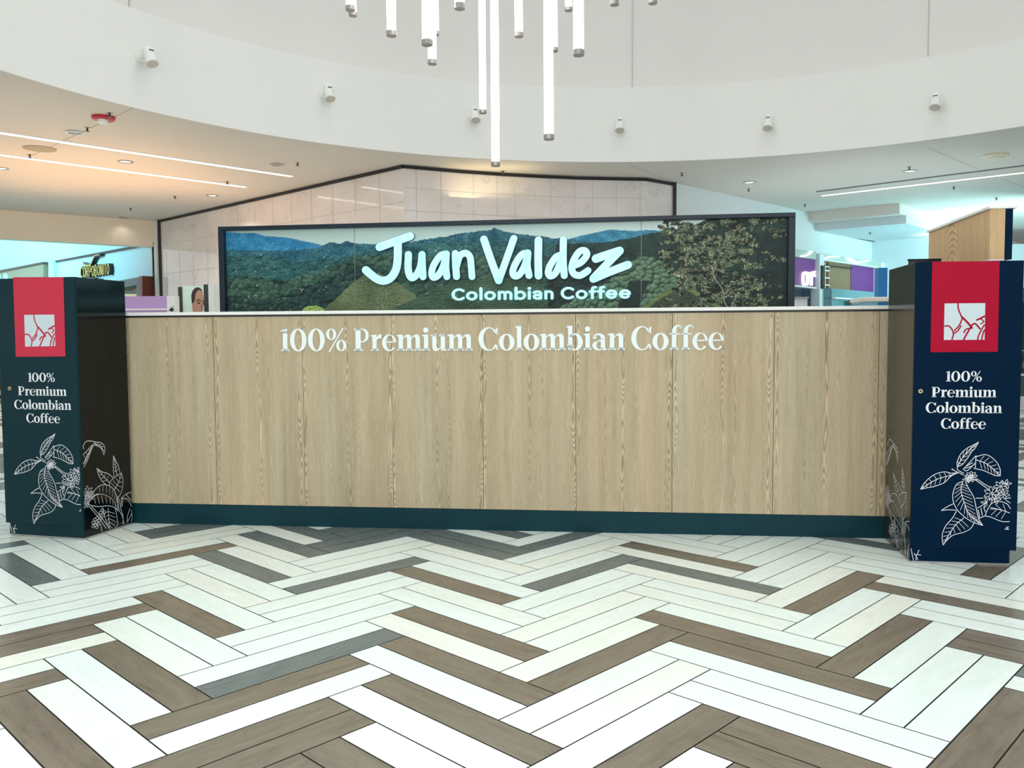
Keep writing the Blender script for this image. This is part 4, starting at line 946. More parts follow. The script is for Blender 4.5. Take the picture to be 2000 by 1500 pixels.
# the printed landscape: a fine grid of coloured points, drawn from layered ridges
def vnoise(x, y, seed):
    xi, yi = np.floor(x).astype(int), np.floor(y).astype(int); fx, fy = x-xi, y-yi
    fx, fy = fx*fx*(3-2*fx), fy*fy*(3-2*fy)
    def h(a, b):
        n = (a*374761393+b*668265263+seed*974711) & 0x7fffffff; n = ((n ^ (n >> 13))*1274126177) & 0x7fffffff; return ((n ^ (n >> 16)) & 0xffff)/65535.0
    return (h(xi, yi)*(1-fx)+h(xi+1, yi)*fx)*(1-fy)+(h(xi, yi+1)*(1-fx)+h(xi+1, yi+1)*fx)*fy
def fbm(x, y, seed, o=4):
    s = 0; a = .5; t = 0
    for i in range(o): s = s+a*vnoise(x*2**i, y*2**i, seed+i); t += a; a *= .55
    return s/t
def canopy(x, y, size, seed):                         # rounded lit crowns, light from the upper left
    gx, gy = x/size, y/size; best = np.full(x.shape, 9.0); sh = np.zeros(x.shape)
    xi, yi = np.floor(gx).astype(int), np.floor(gy).astype(int)
    for dx in (-1, 0, 1):
        for dy in (-1, 0, 1):
            a, b = xi+dx, yi+dy
            n1 = (a*374761393+b*668265263+seed*69069) & 0x7fffffff; n1 = ((n1 ^ (n1 >> 13))*1274126177) & 0x7fffffff; n1 = n1 ^ (n1 >> 15); n2 = ((n1+77777)*48271) & 0x7fffffff; n2 = ((n2 ^ (n2 >> 12))*668265263) & 0x7fffffff
            cx_, cy_ = a+(n1 >> 8 & 1023)/1023., b+(n2 >> 8 & 1023)/1023.
            ex, ey = gx-cx_, gy-cy_; d = np.hypot(ex, ey); m = d < best
            best = np.where(m, d, best); sh = np.where(m, -ex*.5-ey*1.0, sh)
    return np.clip(1-best*1.1, 0, 1)*0.6+sh*.8
def picture(X, Y):
    def ridge(pts, rough=2.0, sc=12., seed=1):
        xs, ys = zip(*pts); return np.interp(X, xs, ys)+(fbm(X/sc, X*0+seed, seed, 4)-.5)*2*rough
    C = np.array([158., 184, 178])[None]+(Y-440)[:, None]*0.25+((X-428)/1125)[:, None]*np.array([30., 22, 26])
    t1 = fbm(X/14, Y/9, 3, 5)-.5; c1 = canopy(X, Y, 6.0, 5); c2 = canopy(X, Y*1.25, 11., 9); c3 = canopy(X, Y*1.2, 4.0, 21); f2 = fbm(X/45, Y/25, 31, 4)-.5
    def layer(C, mask, col, amp, tex, tint=(1, 1.05, .9)):
        c = np.array(col, float)[None]+(tex*amp)[:, None]*np.array(tint)[None]; return np.where(mask[:, None], c, C)
    far = ridge([(420, 452), (470, 455), (500, 455.5), (520, 461), (560, 464), (590, 470), (620, 476), (650, 486), (700, 489), (900, 492), (1080, 478), (1110, 467), (1140, 459), (1165, 454), (1190, 448), (1205, 449), (1240, 451), (1270, 449), (1290, 451), (1400, 455), (1560, 470)], .8, 9, 2)
    C = layer(C, Y > far, (44, 106, 140), 34, t1+.25*c3)
    C = np.where(((Y > far) & (X > 1050))[:, None], C*0.55+np.array([62., 108, 116])*.45+(t1*24)[:, None], C)
    mid = ridge([(420, 487), (480, 488), (540, 490), (600, 487), (630, 480), (642, 474), (650, 473), (660, 477), (678, 471), (700, 475), (740, 477), (760, 473), (800, 474), (840, 466), (870, 462), (900, 456), (930, 452), (955, 449), (967, 445.5), (985, 452), (1010, 457), (1050, 461), (1090, 466), (1130, 469), (1180, 476), (1260, 484), (1560, 490)], 2.2, 5, 4)
    C = layer(C, Y > mid, (38, 80, 92), 52, t1+.3*c1)
    mid2 = ridge([(420, 505), (470, 498), (520, 500), (580, 512), (650, 505), (720, 490), (790, 482), (860, 474), (930, 470), (990, 470), (1060, 474), (1150, 482), (1560, 500)], 4, 22, 6)
    C = layer(C, Y > mid2, (36, 72, 74), 60, t1*.9+.38*c1+f2*.5)
    low = ridge([(420, 545), (480, 538), (560, 548), (610, 535), (690, 505), (760, 498), (840, 500), (930, 495), (1050, 500), (1150, 520), (1560, 540)], 5, 26, 8)
    C = layer(C, Y > low, (40, 64, 56), 64, t1*.7+.45*c2+f2*.5)
    shl = ridge([(420, 575), (520, 585), (600, 560), (690, 520), (740, 515), (770, 540), (800, 600), (1560, 640)], 4, 20, 10)
    C = layer(C, (Y > shl), (28, 50, 48), 52, t1*.6+.5*c2)
    olive = ridge([(420, 640), (630, 606), (655, 585), (690, 552), (715, 535), (740, 533), (775, 552), (810, 575), (840, 606), (1560, 640)], 1.5, 20, 12)
    C = layer(C, Y > olive, (84, 96, 72), 40, f2*1.1+.25*c1)
    ter = ridge([(420, 640), (760, 606), (800, 588), (850, 562), (900, 548), (960, 540), (1010, 545), (1060, 560), (1110, 606), (1560, 640)], 2.5, 24, 14)
    rows = np.sin((Y*.9+X*.22+fbm(X/30, Y/30, 40, 2)*14)*1.5)*.18
    C = layer(C, Y > ter, (54, 74, 60), 54, rows+.35*c3+f2*.6)
    dk = ridge([(1080, 640), (1085, 478), (1130, 475), (1170, 473), (1200, 471), (1240, 463), (1290, 452), (1340, 446), (1380, 430), (1400, 420), (1560, 405)], 2, 12, 16)
    C = layer(C, (Y > dk) & (X > 1085), (28, 48, 44), 48, t1*.6+.3*c3+f2*.5)
    sh2 = ridge([(1060, 640), (1070, 500), (1130, 492), (1200, 505), (1240, 520), (1300, 540), (1560, 560)], 5, 16, 18)
    C = layer(C, (Y > sh2) & (X > 1070) & (X < 1560), (26, 42, 40), 50, t1*.5+.45*c2)
    fg = ridge([(1080, 606), (1110, 590), (1150, 570), (1190, 545), (1215, 520), (1245, 505), (1270, 500), (1310, 520), (1350, 540), (1560, 590)], 6, 15, 20)
    C = layer(C, (Y > fg) & (X > 1085) & (X < 1360), (60, 82, 66), 78, .75*c2+t1*.4-.1)
    gap = (np.abs(X-(1225+ (606-Y)*.4)) < 20+10*t1) & (Y > 548); C = layer(C, gap, (22, 36, 36), 26, c3)
    slope = ridge([(1200, 640), (1245, 606), (1290, 575), (1330, 552), (1345, 560), (1380, 580), (1420, 606), (1560, 606)], 2, 12, 22)
    C = layer(C, (Y > slope) & (X > 1240), (88, 104, 70), 60, .3*c3+t1*.6-.1)
    C = layer(C, (Y > slope+9) & (X > 1250), (50, 58, 48), 46, .5*c3+t1*.5)
    # the big tree on the right: dark mass with bright leaf tufts
    fine = fbm(X/1.9, Y/1.5, 61, 2)-.5
    tree = (fbm(X/20, Y/13, 50, 4)+0.33*np.exp(-((X-1395)/85)**2-((Y-510)/75)**2)*1.0+.16*np.exp(-((X-1500)/60)**2-((Y-465)/25)**2)) > .62
    right = X > 1440+fbm(Y/14, Y*0, 55, 3)*50
    C = layer(C, right & (Y > 445+(1560-X)*.12+t1*12), (24, 40, 40), 34, .4*c3+t1*.4)
    ang = fbm(X/26, Y/20, 71, 2)*3.0; U = (X*np.cos(ang*.5)+Y*np.sin(ang*.5)); V = (-X*np.sin(ang*.5)+Y*np.cos(ang*.5))
    leaf = vnoise(U/4.6, V/1.7, 77)*.6+vnoise(U/2.6, V/1.3, 79)*.4; clump = fbm(X/9, Y/6, 83, 3); tx = tree & (X > 1285)
    C = layer(C, tx, (42, 52, 44), 60, (clump-.5)*1.5+(leaf-.5)*.8, (1.05, 1.12, .95))
    C = layer(C, tx & (leaf > .60) & (clump > .42), (104, 112, 88), 130, (leaf-.6)*1.6+(clump-.5)*.6, (1.05, 1.06, .85))
    C = layer(C, tx & (leaf > .78) & (clump > .5), (168, 172, 142), 40, fine)
    br = (np.abs(X-(1425-(606-Y)*.42+3*np.sin(Y/8))) < 1.3) & (Y > 520); C = layer(C, br, (120, 120, 100), 0, c1)
    br = (np.abs(X-(1425+(606-Y)*.5)) < 1.1) & (Y > 570); C = layer(C, br, (116, 116, 98), 0, c1)
    sp = (fbm(X/3.2, Y/2, 91, 2) > .86) & (Y > 485) & (X < 900) & (fbm(X/40, Y/30, 93, 2) > .52); C = layer(C, sp, (168, 176, 168), 0, c1)
    bush = (np.hypot((X-612)/22, (Y-608)/11) < 1); C = layer(C, bush, (110, 134, 70), 50, c3)
    land = Y > np.minimum(np.minimum(far, mid), dk)
    C = np.where(land[:, None], C+(fine*30)[:, None]*(C.mean(1, keepdims=True)/70), C)
    C = np.where(land[:, None], (C-60)*1.25+58, C)
    return np.clip(C, 6, 250)
s_in0, s_in1, z_in0, z_in1 = FT*.9, PW-FT*1.0, ZB0+FT*.5, ZBT-FT*.66
NX, NZ = 1120, 172
SS = np.linspace(s_in0, s_in1, NX); ZZ = np.linspace(z_in0, z_in1, NZ)
gs, gz = np.meshgrid(SS, ZZ)
o3 = np.array(bpt(0, 0, -0.028)); Xw = o3[0]+PT.x*gs; Yw = o3[1]+PT.y*gs; dx, dy, dz = Xw, Yw, gz-CAMZ
zc_ = dx*_f.x+dy*_f.y+dz*_f.z; PXX = CX+FOC*(dx*_r.x+dy*_r.y+dz*_r.z)/zc_; PYY = 750-FOC*(dx*_u.x+dy*_u.y+dz*_u.z)/zc_
cols = np.minimum(lin(picture(PXX.ravel(), PYY.ravel()))*1.45, 0.95)
cols = np.c_[cols, np.ones(len(cols))].astype(np.float32)
me = bpy.data.meshes.new('printed_landscape')
co = np.stack([Xw.ravel(), Yw.ravel(), gz.ravel()], 1).astype(np.float32)
ii, jj = np.meshgrid(np.arange(NX-1), np.arange(NZ-1)); a = (jj*NX+ii).ravel()
fq = np.stack([a, a+1, a+NX+1, a+NX], 1)
me.vertices.add(len(co)); me.vertices.foreach_set('co', co.ravel())
me.loops.add(fq.size); me.loops.foreach_set('vertex_index', fq.ravel().astype(np.int32))
me.polygons.add(len(fq)); me.polygons.foreach_set('loop_start', (np.arange(len(fq))*4).astype(np.int32)); me.update(calc_edges=True)
ca = me.color_attributes.new('print', 'FLOAT_COLOR', 'POINT'); ca.data.foreach_set('color', cols.ravel())
g = NT('printed_landscape_vinyl'); at = g.n('ShaderNodeAttribute', attribute_name='print'); g.l(at.outputs['Color'], g.b.inputs['Base Color']); g.b.inputs['Roughness'].default_value = 0.45
g.b.inputs['Specular IOR Level'].default_value = 0.3
me.materials.append(g.m); po = bpy.data.objects.new('printed_landscape', me); COL.objects.link(po); adopt(bb, po)
for px in (690.5, 1252.5):
    P = onv(px, 470, PA, PB); s = (P-PA).dot(PT); a, b = bpt(s-.003, z_in0, -0.0272), bpt(s+.003, z_in0, -0.0272)
    MB().quad(a, b, Vector((b.x, b.y, z_in1)), Vector((a.x, a.y, z_in1))).build('print_seam', mat('seam_grey', (120, 140, 138), 0.5), po)
# handwritten name, lit from within
def q(x, y): P = onv(700+x/3.7037, 440+y/3.7037, PA, PB); return ((P-PA).dot(PT), P.z)
SCR = {'J': [([(155, 160), (250, 125), (378, 80)], 52), ([(288, 110), (287, 240), (275, 320), (240, 378), (190, 402), (140, 390), (95, 358), (57, 325)], 54)],
 'u': [([(365, 213), (362, 300), (372, 360), (395, 380), (430, 350), (455, 290), (463, 213)], 48), ([(463, 213), (464, 290), (470, 372)], 48)],
 'a': [([(640, 208), (595, 222), (550, 285), (532, 345), (545, 378), (580, 362), (615, 300), (638, 215)], 44), ([(638, 215), (634, 300), (642, 372)], 46)],
 'n': [([(703, 205), (706, 290), (712, 372)], 46), ([(712, 300), (735, 225), (775, 203), (808, 228), (818, 300), (824, 373)], 44)],
 'V': [([(910, 103), (960, 250), (1017, 400)], 50), ([(1017, 400), (1075, 240), (1126, 97)], 46)],
 'a2': [([(1228, 200), (1182, 215), (1140, 275), (1118, 335), (1132, 368), (1168, 355), (1205, 290), (1228, 205)], 44), ([(1228, 205), (1222, 290), (1236, 364)], 46)],
 'l': [([(1304, 110), (1302, 240), (1304, 366)], 50)],
 'd': [([(1474, 215), (1430, 232), (1390, 290), (1374, 340), (1390, 368), (1428, 345), (1462, 270)], 44), ([(1484, 107), (1482, 250), (1490, 364)], 46)],
 'e': [([(1560, 292), (1612, 268), (1652, 218), (1640, 186), (1600, 192), (1560, 250), (1544, 310), (1560, 352), (1600, 364), (1640, 345), (1662, 328)], 44)],
 'z': [([(1718, 243), (1800, 215), (1890, 186)], 54), ([(1890, 188), (1800, 280), (1700, 385)], 50), ([(1700, 388), (1800, 345), (1950, 287)], 52)]}
mpp = abs(q(100, 200)[0]-q(0, 200)[0])/100
for k, strokes in SCR.items():
    F = Flat()
    for pts, w in strokes: F.stroke([q(*p) for p in pts], w*mpp*1.02, k=7)
    F.build('script_letter', M_LIT, bb, lambda s, z: (bpt(s, z, -0.01), PN), 0.03)
    H = Flat()
    for pts, w in strokes: H.stroke([q(*p) for p in pts], (w+5)*mpp, k=7)
    sl = bb.children[-1] if False else [o for o in COL.objects if o.name.startswith('script_letter')][-1]
    H.build('letter_return', mat('letter_return_blue', (70, 120, 130), 0.4), sl, lambda s, z: (bpt(s, z, -0.018), PN), 0.025)
ln, w = line_of('Colombian Coffee', sans_glyph)
a, b = onv(882.5, 586.2, PA, PB), onv(1235, 583.2, PA, PB); sa, sb = (a-PA).dot(PT), (b-PA).dot(PT)
k = (sb-sa)/w; ky = (onv(1060, 561, PA, PB).z-onv(1060, 584.7, PA, PB).z)/700; z0 = onv(1060, 585, PA, PB).z
for c, F, x in ln:
    if c != ' ': F.build('sans_letter', M_LIT, bb, lambda p, r, x=x: (bpt(sa+(x+p)*k, z0+r*ky, -0.012), PN), 0.02)

# ================================================================== SHOPS AND KIOSKS IN THE BACKGROUND
def strokes_on(name, m, parent, A, B, paths, w_px, dep, base=0.0):
    """pixel paths laid on the wall A-B as raised strokes"""
    O = Vector((A[0], A[1], 0)); T = Vector((B[0]-A[0], B[1]-A[1], 0)).normalized(); N = Vector((T.y, -T.x, 0))
    F = Flat()
    for p in paths:
        q = []
        for x, y in p:
            P = onv(x, y, A, B); q.append(((P-O).dot(T), P.z))
        a, b = onv(p[0][0], p[0][1], A, B), onv(p[0][0], p[0][1]+1, A, B); F.stroke(q, w_px*abs(a.z-b.z), k=5)
    return F.build(name, m, parent, lambda s, z: (O+T*s+Vector((0, 0, z))+N*base, N), dep)
# --- left shop sign with dark letters
sg = empty('shop_sign', LP(196, 520)); tag(sg, 'dark gold-rimmed curved shop sign with a leaf-like swoosh on the pale blue wall', 'sign')
M_SD = mat('sign_dark', (30, 34, 34), 0.4); M_GOLD = mat('sign_gold', (226, 206, 120), 0.3, emit=(226, 206, 130), es=0.35)
LET = {'C': [[(1, .2), (.6, 0), (.15, .2), (.1, .7), (.4, 1), (.95, .85)]], 'O': [[(.5, 0), (.1, .3), (.15, .8), (.5, 1), (.9, .75), (.88, .25), (.5, 0)]], 'R': [[(.1, 1), (.1, 0), (.7, .05), (.7, .45), (.15, .5)], [(.4, .5), (.85, 1)]],
 'P': [[(.1, 1), (.1, 0), (.75, .05), (.75, .5), (.15, .55)]], 'B': [[(.1, 1), (.1, 0), (.7, .1), (.6, .45), (.15, .48)], [(.6, .48), (.85, .75), (.6, 1), (.1, 1)]], 'N': [[(.1, 1), (.12, 0), (.8, 1), (.85, 0)]], 'I': [[(.5, 0), (.5, 1)]], 'T': [[(0, 0.02), (1, 0.02)], [(.5, 0), (.5, 1)]]}
x = 166.5
wd_ = {'I': 2.4, 'T': 4.6}
for i, c in enumerate('CORPOBONITO'):
    w = wd_.get(c, 5.6); f = (x-166)/52; top = 522-6.0*f; hgt = 20
    pp = [[(x+a*(w-1.2), top+b*hgt) for a, b in st] for st in LET[c]]
    l1 = strokes_on('letter', M_SD, sg, W1, W2, pp, 2.6, 0.13); strokes_on('letter_face', M_GOLD, l1, W1, W2, pp, 1.0, 0.012, 0.132); x += w
strokes_on('swoosh', M_SD, sg, W1, W2, [[(171, 514.5), (178, 518), (186, 516), (190, 508), (195, 500), (204, 498)]], 4.5, 0.13)
strokes_on('swoosh_rim', M_GOLD, sg, W1, W2, [[(171, 514), (178, 518.5), (186, 517), (190, 508.5), (195, 500), (203, 498)]], 0.9, 0.012, 0.132)
strokes_on('curl', M_SD, sg, W1, W2, [[(182, 546), (188, 543), (194, 546), (194, 552), (202, 546)]], 3, 0.13)
# --- brown sign board at the far left with tips of pale letters
bd = empty('sign_board', LP(50, 560)); tag(bd, 'brown wood-look fascia board of the shop at the left edge', 'sign board')
panel('board', [(-60, 547.5), (101, 515), (101, 640), (-60, 640)], W1, W2, 0.25, mat('brown_board', (168, 138, 112), 0.5, noise=0.1, nscale=6), bd)
panel('top_edge', [(-60, 543.5), (102, 512.5), (102, 516), (-60, 547.5)], W1, W2, 0.3, mat('board_edge', (96, 66, 58), 0.5), bd)
for p in ([[(5, 541), (8, 537), (12, 541), (12, 548)]], [[(17, 538), (17, 548)], [(13, 546), (13, 550)]], [[(27, 548), (29, 536), (33, 548)]]): strokes_on('sign_letter', M_LIT, bd, W1, W2, p, 2.2, 0.08, 0.26)
struct(panel('trim_10', [(102, 512.5), (113, 510.5), (113, 700), (102, 700)], W1, W2, 0.12, M_CYAN), 'pale pier beside the brown board')
# --- portal of the shop near the pilaster
pt = empty('shop_portal', LP(270, 575)); tag(pt, 'grey shop portal with a red-brown post next to the white pilaster', 'shop front')
panel('header', [(200, 559), (297, 541.5), (297, 556), (200, 573)], W1, W2, 0.3, mat('portal_grey', (112, 116, 116), 0.5), pt)
panel('jamb', [(289, 556), (297, 555), (297, 700), (289, 700)], W1, W2, 0.3, mat('portal_grey', (112, 116, 116), 0.5), pt)
panel('post', [(297, 541), (303.5, 540), (303.5, 700), (297, 700)], W1, W2, 0.34, mat('post_brown', (108, 52, 34), 0.4), pt)
panel('shop_window', [(200, 573), (289, 557), (289, 700), (200, 700)], W1, W2, 0.02, mat('lit_shop_interior', (206, 186, 150), 0.4, emit=(236, 214, 160), es=0.3, noise=0.3, nscale=3), pt)
panel('window_rail', [(200, 574.5), (289, 558.5), (289, 560.5), (200, 576.5)], W1, W2, 0.08, M_BLK, pt)
for i, (a, b, c, d, cc) in enumerate(((247, 259, 589, 600, (238, 228, 176)), (261, 277, 586, 600, (244, 236, 190)), (280, 285, 583, 600, (112, 40, 50)), (248, 282, 566, 574, (92, 96, 76)))):
    panel('display_item', [(a, c+1), (b, c-1), (b, d), (a, d)], W1, W2, 0.05+0.02*i, mat('display_item_%d' % i, cc, 0.5), pt)
# --- retail cart at the left edge
Yc = 18.3; CAx, CBx = Vector((ony(-60, 700, Yc).x, Yc)), Vector((ony(14, 700, Yc).x, Yc))
rk = empty('retail_cart', (*((CAx+CBx)/2), 0)); tag(rk, 'retail cart with pink and blue stock at the left edge of the photo', 'retail cart')
for nm, y0, y1, cc, dp in (('base', 771, 779, (14, 14, 18), .45), ('base_trim', 762, 771, (206, 196, 172), .5), ('cabinet', 735, 762, (78, 46, 34), .48), ('shelf', 728, 735, (232, 212, 160), .55), ('drawer_front', 705, 728, (186, 226, 242), .5),
                        ('stock', 690, 705, (48, 56, 96), .42), ('stock', 668, 690, (36, 44, 70), .38), ('shelf', 660, 668, (206, 236, 246), .5), ('stock', 650, 660, (196, 60, 120), .42), ('stock', 634, 650, (60, 40, 66), .4), ('stock', 626, 634, (232, 120, 168), .44),
                        ('stock', 612, 626, (160, 220, 236), .4), ('sign_band', 606, 612, (238, 190, 150), .5), ('header', 598, 606, (36, 112, 164), .52)):
    z1, z0 = ony(0, y0, Yc).z, max(ony(0, y1, Yc).z, 0.0)
    MB().box(CAx.x, CBx.x+.02, Yc-dp+.45, Yc+1.0, z0, z1).build(nm, mat('cart_%d_%d_%d' % cc, cc, 0.5), rk)
# --- lilac kiosk and poster behind the counter, left of the billboard
Yk = 10.2; a, b = ony(236, 590, Yk), ony(326, 590, Yk); zt0 = ony(280, 578.5, Yk).z
kk = empty('lilac_kiosk', ((a.x+b.x)/2, Yk, 0)); tag(kk, 'lilac kiosk counter seen over the worktop beside the dark teal tower', 'kiosk')
MB().box(a.x, b.x, Yk, Yk+.12, 0, zt0).build('body', mat('lilac_laminate', (196, 160, 214), 0.4), kk)
MB().box(a.x-.01, b.x, Yk-.02, Yk+.14, ony(280, 606, Yk).z, ony(280, 603, Yk).z).build('ledge', M_WHITE, kk)
MB().box(b.x, b.x+.1, Yk, Yk+.12, 0, zt0).build('end_panel', M_WHITE, kk)
P = ony(334.5, 603, Yk-.1)
ob = empty('round_token_sign', P); tag(ob, 'small round white sign with a black shape beside the lilac kiosk', 'sign')
MB().tube([P, P+Vector((0, .02, 0))], 0.052, 28).build('disc', M_WHITE, ob)
MB().box(P.x-.006, P.x+.006, P.y+.02, P.y+.035, 0, P.z).build('stand', M_BLK, ob)
F = Flat(); F.poly([(-.03, -.02), (.0, .012), (.034, .0), (.02, -.034), (-.01, -.03)]); F.stroke([(-.01, .005), (.035, .03)], .005); F.build('black_shape', M_BLK, ob, lambda s, z, P=P: (P+Vector((s, 0, z)), Vector((0, -1, 0))), 0.003)
# poster lightbox with a portrait
Yp = 11.0; x0, x1 = ony(350, 600, Yp).x, ony(409, 600, Yp).x; ztp = ony(380, 560.5, Yp).z
ps = empty('poster_lightbox', ((x0+x1)/2, Yp, 0)); tag(ps, 'upright poster lightbox with a cropped-hair portrait left of the billboard', 'poster stand')
X = lambda px: ony(px, 585, Yp).x
MB().box(X(350), X(357.5), Yp-.03, Yp+.12, 0, ztp).build('side_post', mat('post_olive', (56, 60, 50), 0.4), ps)
MB().box(X(400), X(409), Yp-.03, Yp+.12, 0, ztp+.03).build('side_post', mat('post_olive', (56, 60, 50), 0.4), ps)
MB().box(X(357.5), X(400), Yp-.012, Yp+.1, 0.15, ztp+.012).build('poster_panel', mat('poster_mint', (214, 240, 224), 0.4, emit=(220, 244, 228), es=0.12), ps)
MB().prism([(X(409), Yp-.03), (X(415.5), Yp+.06), (X(415.5), Yp+.3), (X(409), Yp+.12)], 0, ztp+.03).build('side_panel', M_WHITE, ps)
pp = [o for o in ps.children if o.name.startswith('poster_panel')][0]
to = lambda s, z: (Vector((s, Yp-.0135, z)), Vector((0, -1, 0)))
def pz(pts): return [((ony(x, y, Yp-.0135)).x, (ony(x, y, Yp-.0135)).z) for x, y in pts]
ZZ_ = lambda x, y: (300+x/7.5, 420+y/7.5)
hd = [ZZ_(*p) for p in [(560, 1290), (552, 1180), (570, 1110), (610, 1065), (660, 1058), (700, 1085), (720, 1140), (735, 1240), (740, 1300), (725, 1360), (715, 1420), (700, 1500), (590, 1500), (575, 1420)]]
Flat().poly(pz(hd)).build('portrait_face', mat('print_skin', (206, 158, 132), 0.5), pp, to, 0.0014)
hr = [ZZ_(*p) for p in [(560, 1290), (552, 1180), (570, 1110), (610, 1065), (660, 1058), (700, 1085), (722, 1150), (700, 1110), (665, 1095), (630, 1120), (610, 1180), (605, 1250), (580, 1290)]]
Flat().poly(pz(hr)).build('portrait_hair', mat('print_hair', (58, 46, 40), 0.5), pp, to, 0.0022)
F = Flat(); F.stroke(pz([ZZ_(*p) for p in [(632, 1265), (655, 1240), (690, 1258)]]), .012); F.stroke(pz([ZZ_(*p) for p in [(722, 1270), (735, 1262)]]), .01)
F.disc(*pz([ZZ_(663, 1290)])[0], .017, .011); F.disc(*pz([ZZ_(732, 1300)])[0], .011, .010); F.stroke(pz([ZZ_(*p) for p in [(700, 1320), (712, 1380), (700, 1400)]]), .006)
F.build('portrait_features', mat('print_dark', (60, 38, 32), 0.5), pp, to, 0.003)

# --- right: purple shops along the white wall
def rwall(name, quad, dep, m, parent, base=0.0): return panel(name, quad, W4, W5, dep, m, parent, base)
M_PUR = mat('purple_panel', (124, 50, 140), 0.4, noise=0.25, nscale=1.2); M_LAV = mat('lavender_panel', (196, 160, 226), 0.4)
M_HEAD = mat('grey_green_header', (186, 202, 192), 0.5)
s1 = empty('purple_shop', RP(1565, 540)); tag(s1, 'purple shop sign with lit white letters at the right end of the billboard', 'shop front')
rwall('sign_panel', [(1500, 497), (1576, 507.5), (1576, 565), (1500, 556)], 0.2, M_PUR, s1)
rwall('header', [(1500, 484), (1576, 493), (1576, 508), (1500, 498)], 0.24, M_HEAD, s1)
rwall('lower_glass', [(1500, 560), (1576, 566), (1576, 640), (1500, 640)], 0.1, mat('dark_glass', (14, 40, 66), 0.1), s1)
rwall('white_rail', [(1500, 554), (1576, 562), (1576, 565), (1500, 557)], 0.26, M_WHITE, s1)
M_LW = mat('lit_white_letter', (255, 255, 255), 0.4, emit=(255, 255, 255), es=1.1)
strokes_on('lit_letter', M_LW, s1, W4, W5, [[(1555, 533), (1559, 537), (1559, 554), (1555, 557), (1551, 554), (1551, 537), (1555, 533)]], 3.6, 0.06, 0.21)
strokes_on('lit_letter', M_LW, s1, W4, W5, [[(1567, 535), (1567, 557)], [(1564, 534), (1568, 534), (1573, 532)], [(1572, 537), (1573, 540)]], 3.6, 0.06, 0.21)
strokes_on('neon_line', M_LW, s1, W4, W5, [[(1545, 502), (1556, 500), (1566, 494), (1562, 492)]], 1.6, 0.03, 0.25)
s2 = empty('open_shop', RP(1640, 545)); tag(s2, 'open shop with brown and purple panels under a neon-squiggled header', 'shop front')
rwall('header', [(1587, 496), (1698, 513), (1698, 524), (1587, 509)], 0.24, M_HEAD, s2)
rwall('header_edge', [(1587, 507.5), (1698, 522.5), (1698, 525), (1587, 510)], 0.28, M_WHITE, s2)
for p in ([(1590, 507), (1600, 503.5), (1612, 502), (1620, 502.5)], [(1634, 504.5), (1642, 509.5), (1656, 514.5), (1668, 512), (1678, 510.5)], [(1640, 506), (1655, 513)]):
    strokes_on('neon_line', M_LW, s2, W4, W5, [p], 1.5, 0.03, 0.245)
rwall('post', [(1578.5, 497), (1587, 498), (1587, 640), (1578.5, 640)], 0.3, M_CYAN, s2)
rwall('dark_post', [(1580.5, 520), (1585.5, 520.5), (1585.5, 565), (1580.5, 565)], 0.04, M_BLK, s2, 0.305)
rwall('lavender_post', [(1587, 511), (1593, 512), (1593, 565), (1587, 564)], 0.2, M_LAV, s2)
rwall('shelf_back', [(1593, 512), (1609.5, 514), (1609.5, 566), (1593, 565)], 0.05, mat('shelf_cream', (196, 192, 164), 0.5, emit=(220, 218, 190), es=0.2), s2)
for y in (519, 527, 541, 555): rwall('shelf', [(1593, y), (1609, y+1.5), (1609, y+4), (1593, y+2.5)], 0.16, M_WHITE, s2)
rwall('brown_panel', [(1609.5, 513), (1652.5, 519), (1652.5, 568), (1609.5, 565.5)], 0.12, mat('shop_brown', (148, 120, 86), 0.5), s2)
rwall('purple_panel', [(1652.5, 519), (1697, 525), (1697, 573), (1652.5, 568)], 0.13, M_PUR, s2)
rwall('black_rail', [(1593, 517.5), (1652, 524), (1652, 526), (1593, 519)], 0.06, M_BLK, s2, 0.14)
rwall('glass_counter', [(1587, 565), (1697, 574), (1697, 612), (1587, 604)], 0.5, mat('teal_glass', (112, 156, 166), 0.1), s2)
rwall('counter_top', [(1587, 582), (1697, 589), (1697, 592), (1587, 585)], 0.6, M_WHITE, s2)
rwall('end_post', [(1697, 514), (1702.5, 515), (1702.5, 650), (1697, 650)], 0.35, M_WHITE, s2)
rwall('item', [(1613, 588), (1640, 590), (1640, 598), (1613, 597)], 0.08, mat('grey_goods', (110, 112, 112), 0.6, noise=0.6, nscale=14), s2, 0.6)
rwall('item', [(1651, 589), (1692, 591), (1692, 600), (1651, 599)], 0.08, mat('grey_goods', (110, 112, 112), 0.6, noise=0.6, nscale=14), s2, 0.6)
# --- nearer white counter and blue column
Yb = 15.0; X = lambda px, y=560: ony(px, y, Yb).x; Z_ = lambda y: ony(1710, y, Yb).z
bc = empty('blue_column', (X(1725), Yb+.8, 0)); tag(bc, 'tall bright blue box column behind the white counter near the navy tower', 'column')
XB = lambda px: ony(px, 560, Yb+.8).x
MB().prism([(XB(1716), Yb+.8), (XB(1733), Yb+.8), (XB(1736), Yb+1.05), (XB(1719), Yb+1.05)], 0, Z_(516)).build('casing', mat('bright_blue', (22, 120, 190), 0.4), bc)
wc = empty('white_counter', (X(1715), Yb, 0)); tag(wc, 'white far counter with thick pale top left of the navy tower', 'counter')
MB().box(X(1681), X(1790), Yb-.2, Yb+.5, Z_(589.5), Z_(581)).build('top', mat('cream_top', (236, 226, 210), 0.4), wc, bevel=0.02)
MB().box(X(1697), X(1790), Yb, Yb+.45, 0, Z_(589.5)).build('body', mat('pale_blue_body', (150, 206, 232), 0.4), wc)
MB().box(X(1716), X(1735), Yb-.02, Yb, Z_(596), Z_(591)).build('blue_strip', mat('bright_blue', (22, 120, 190), 0.4), wc)
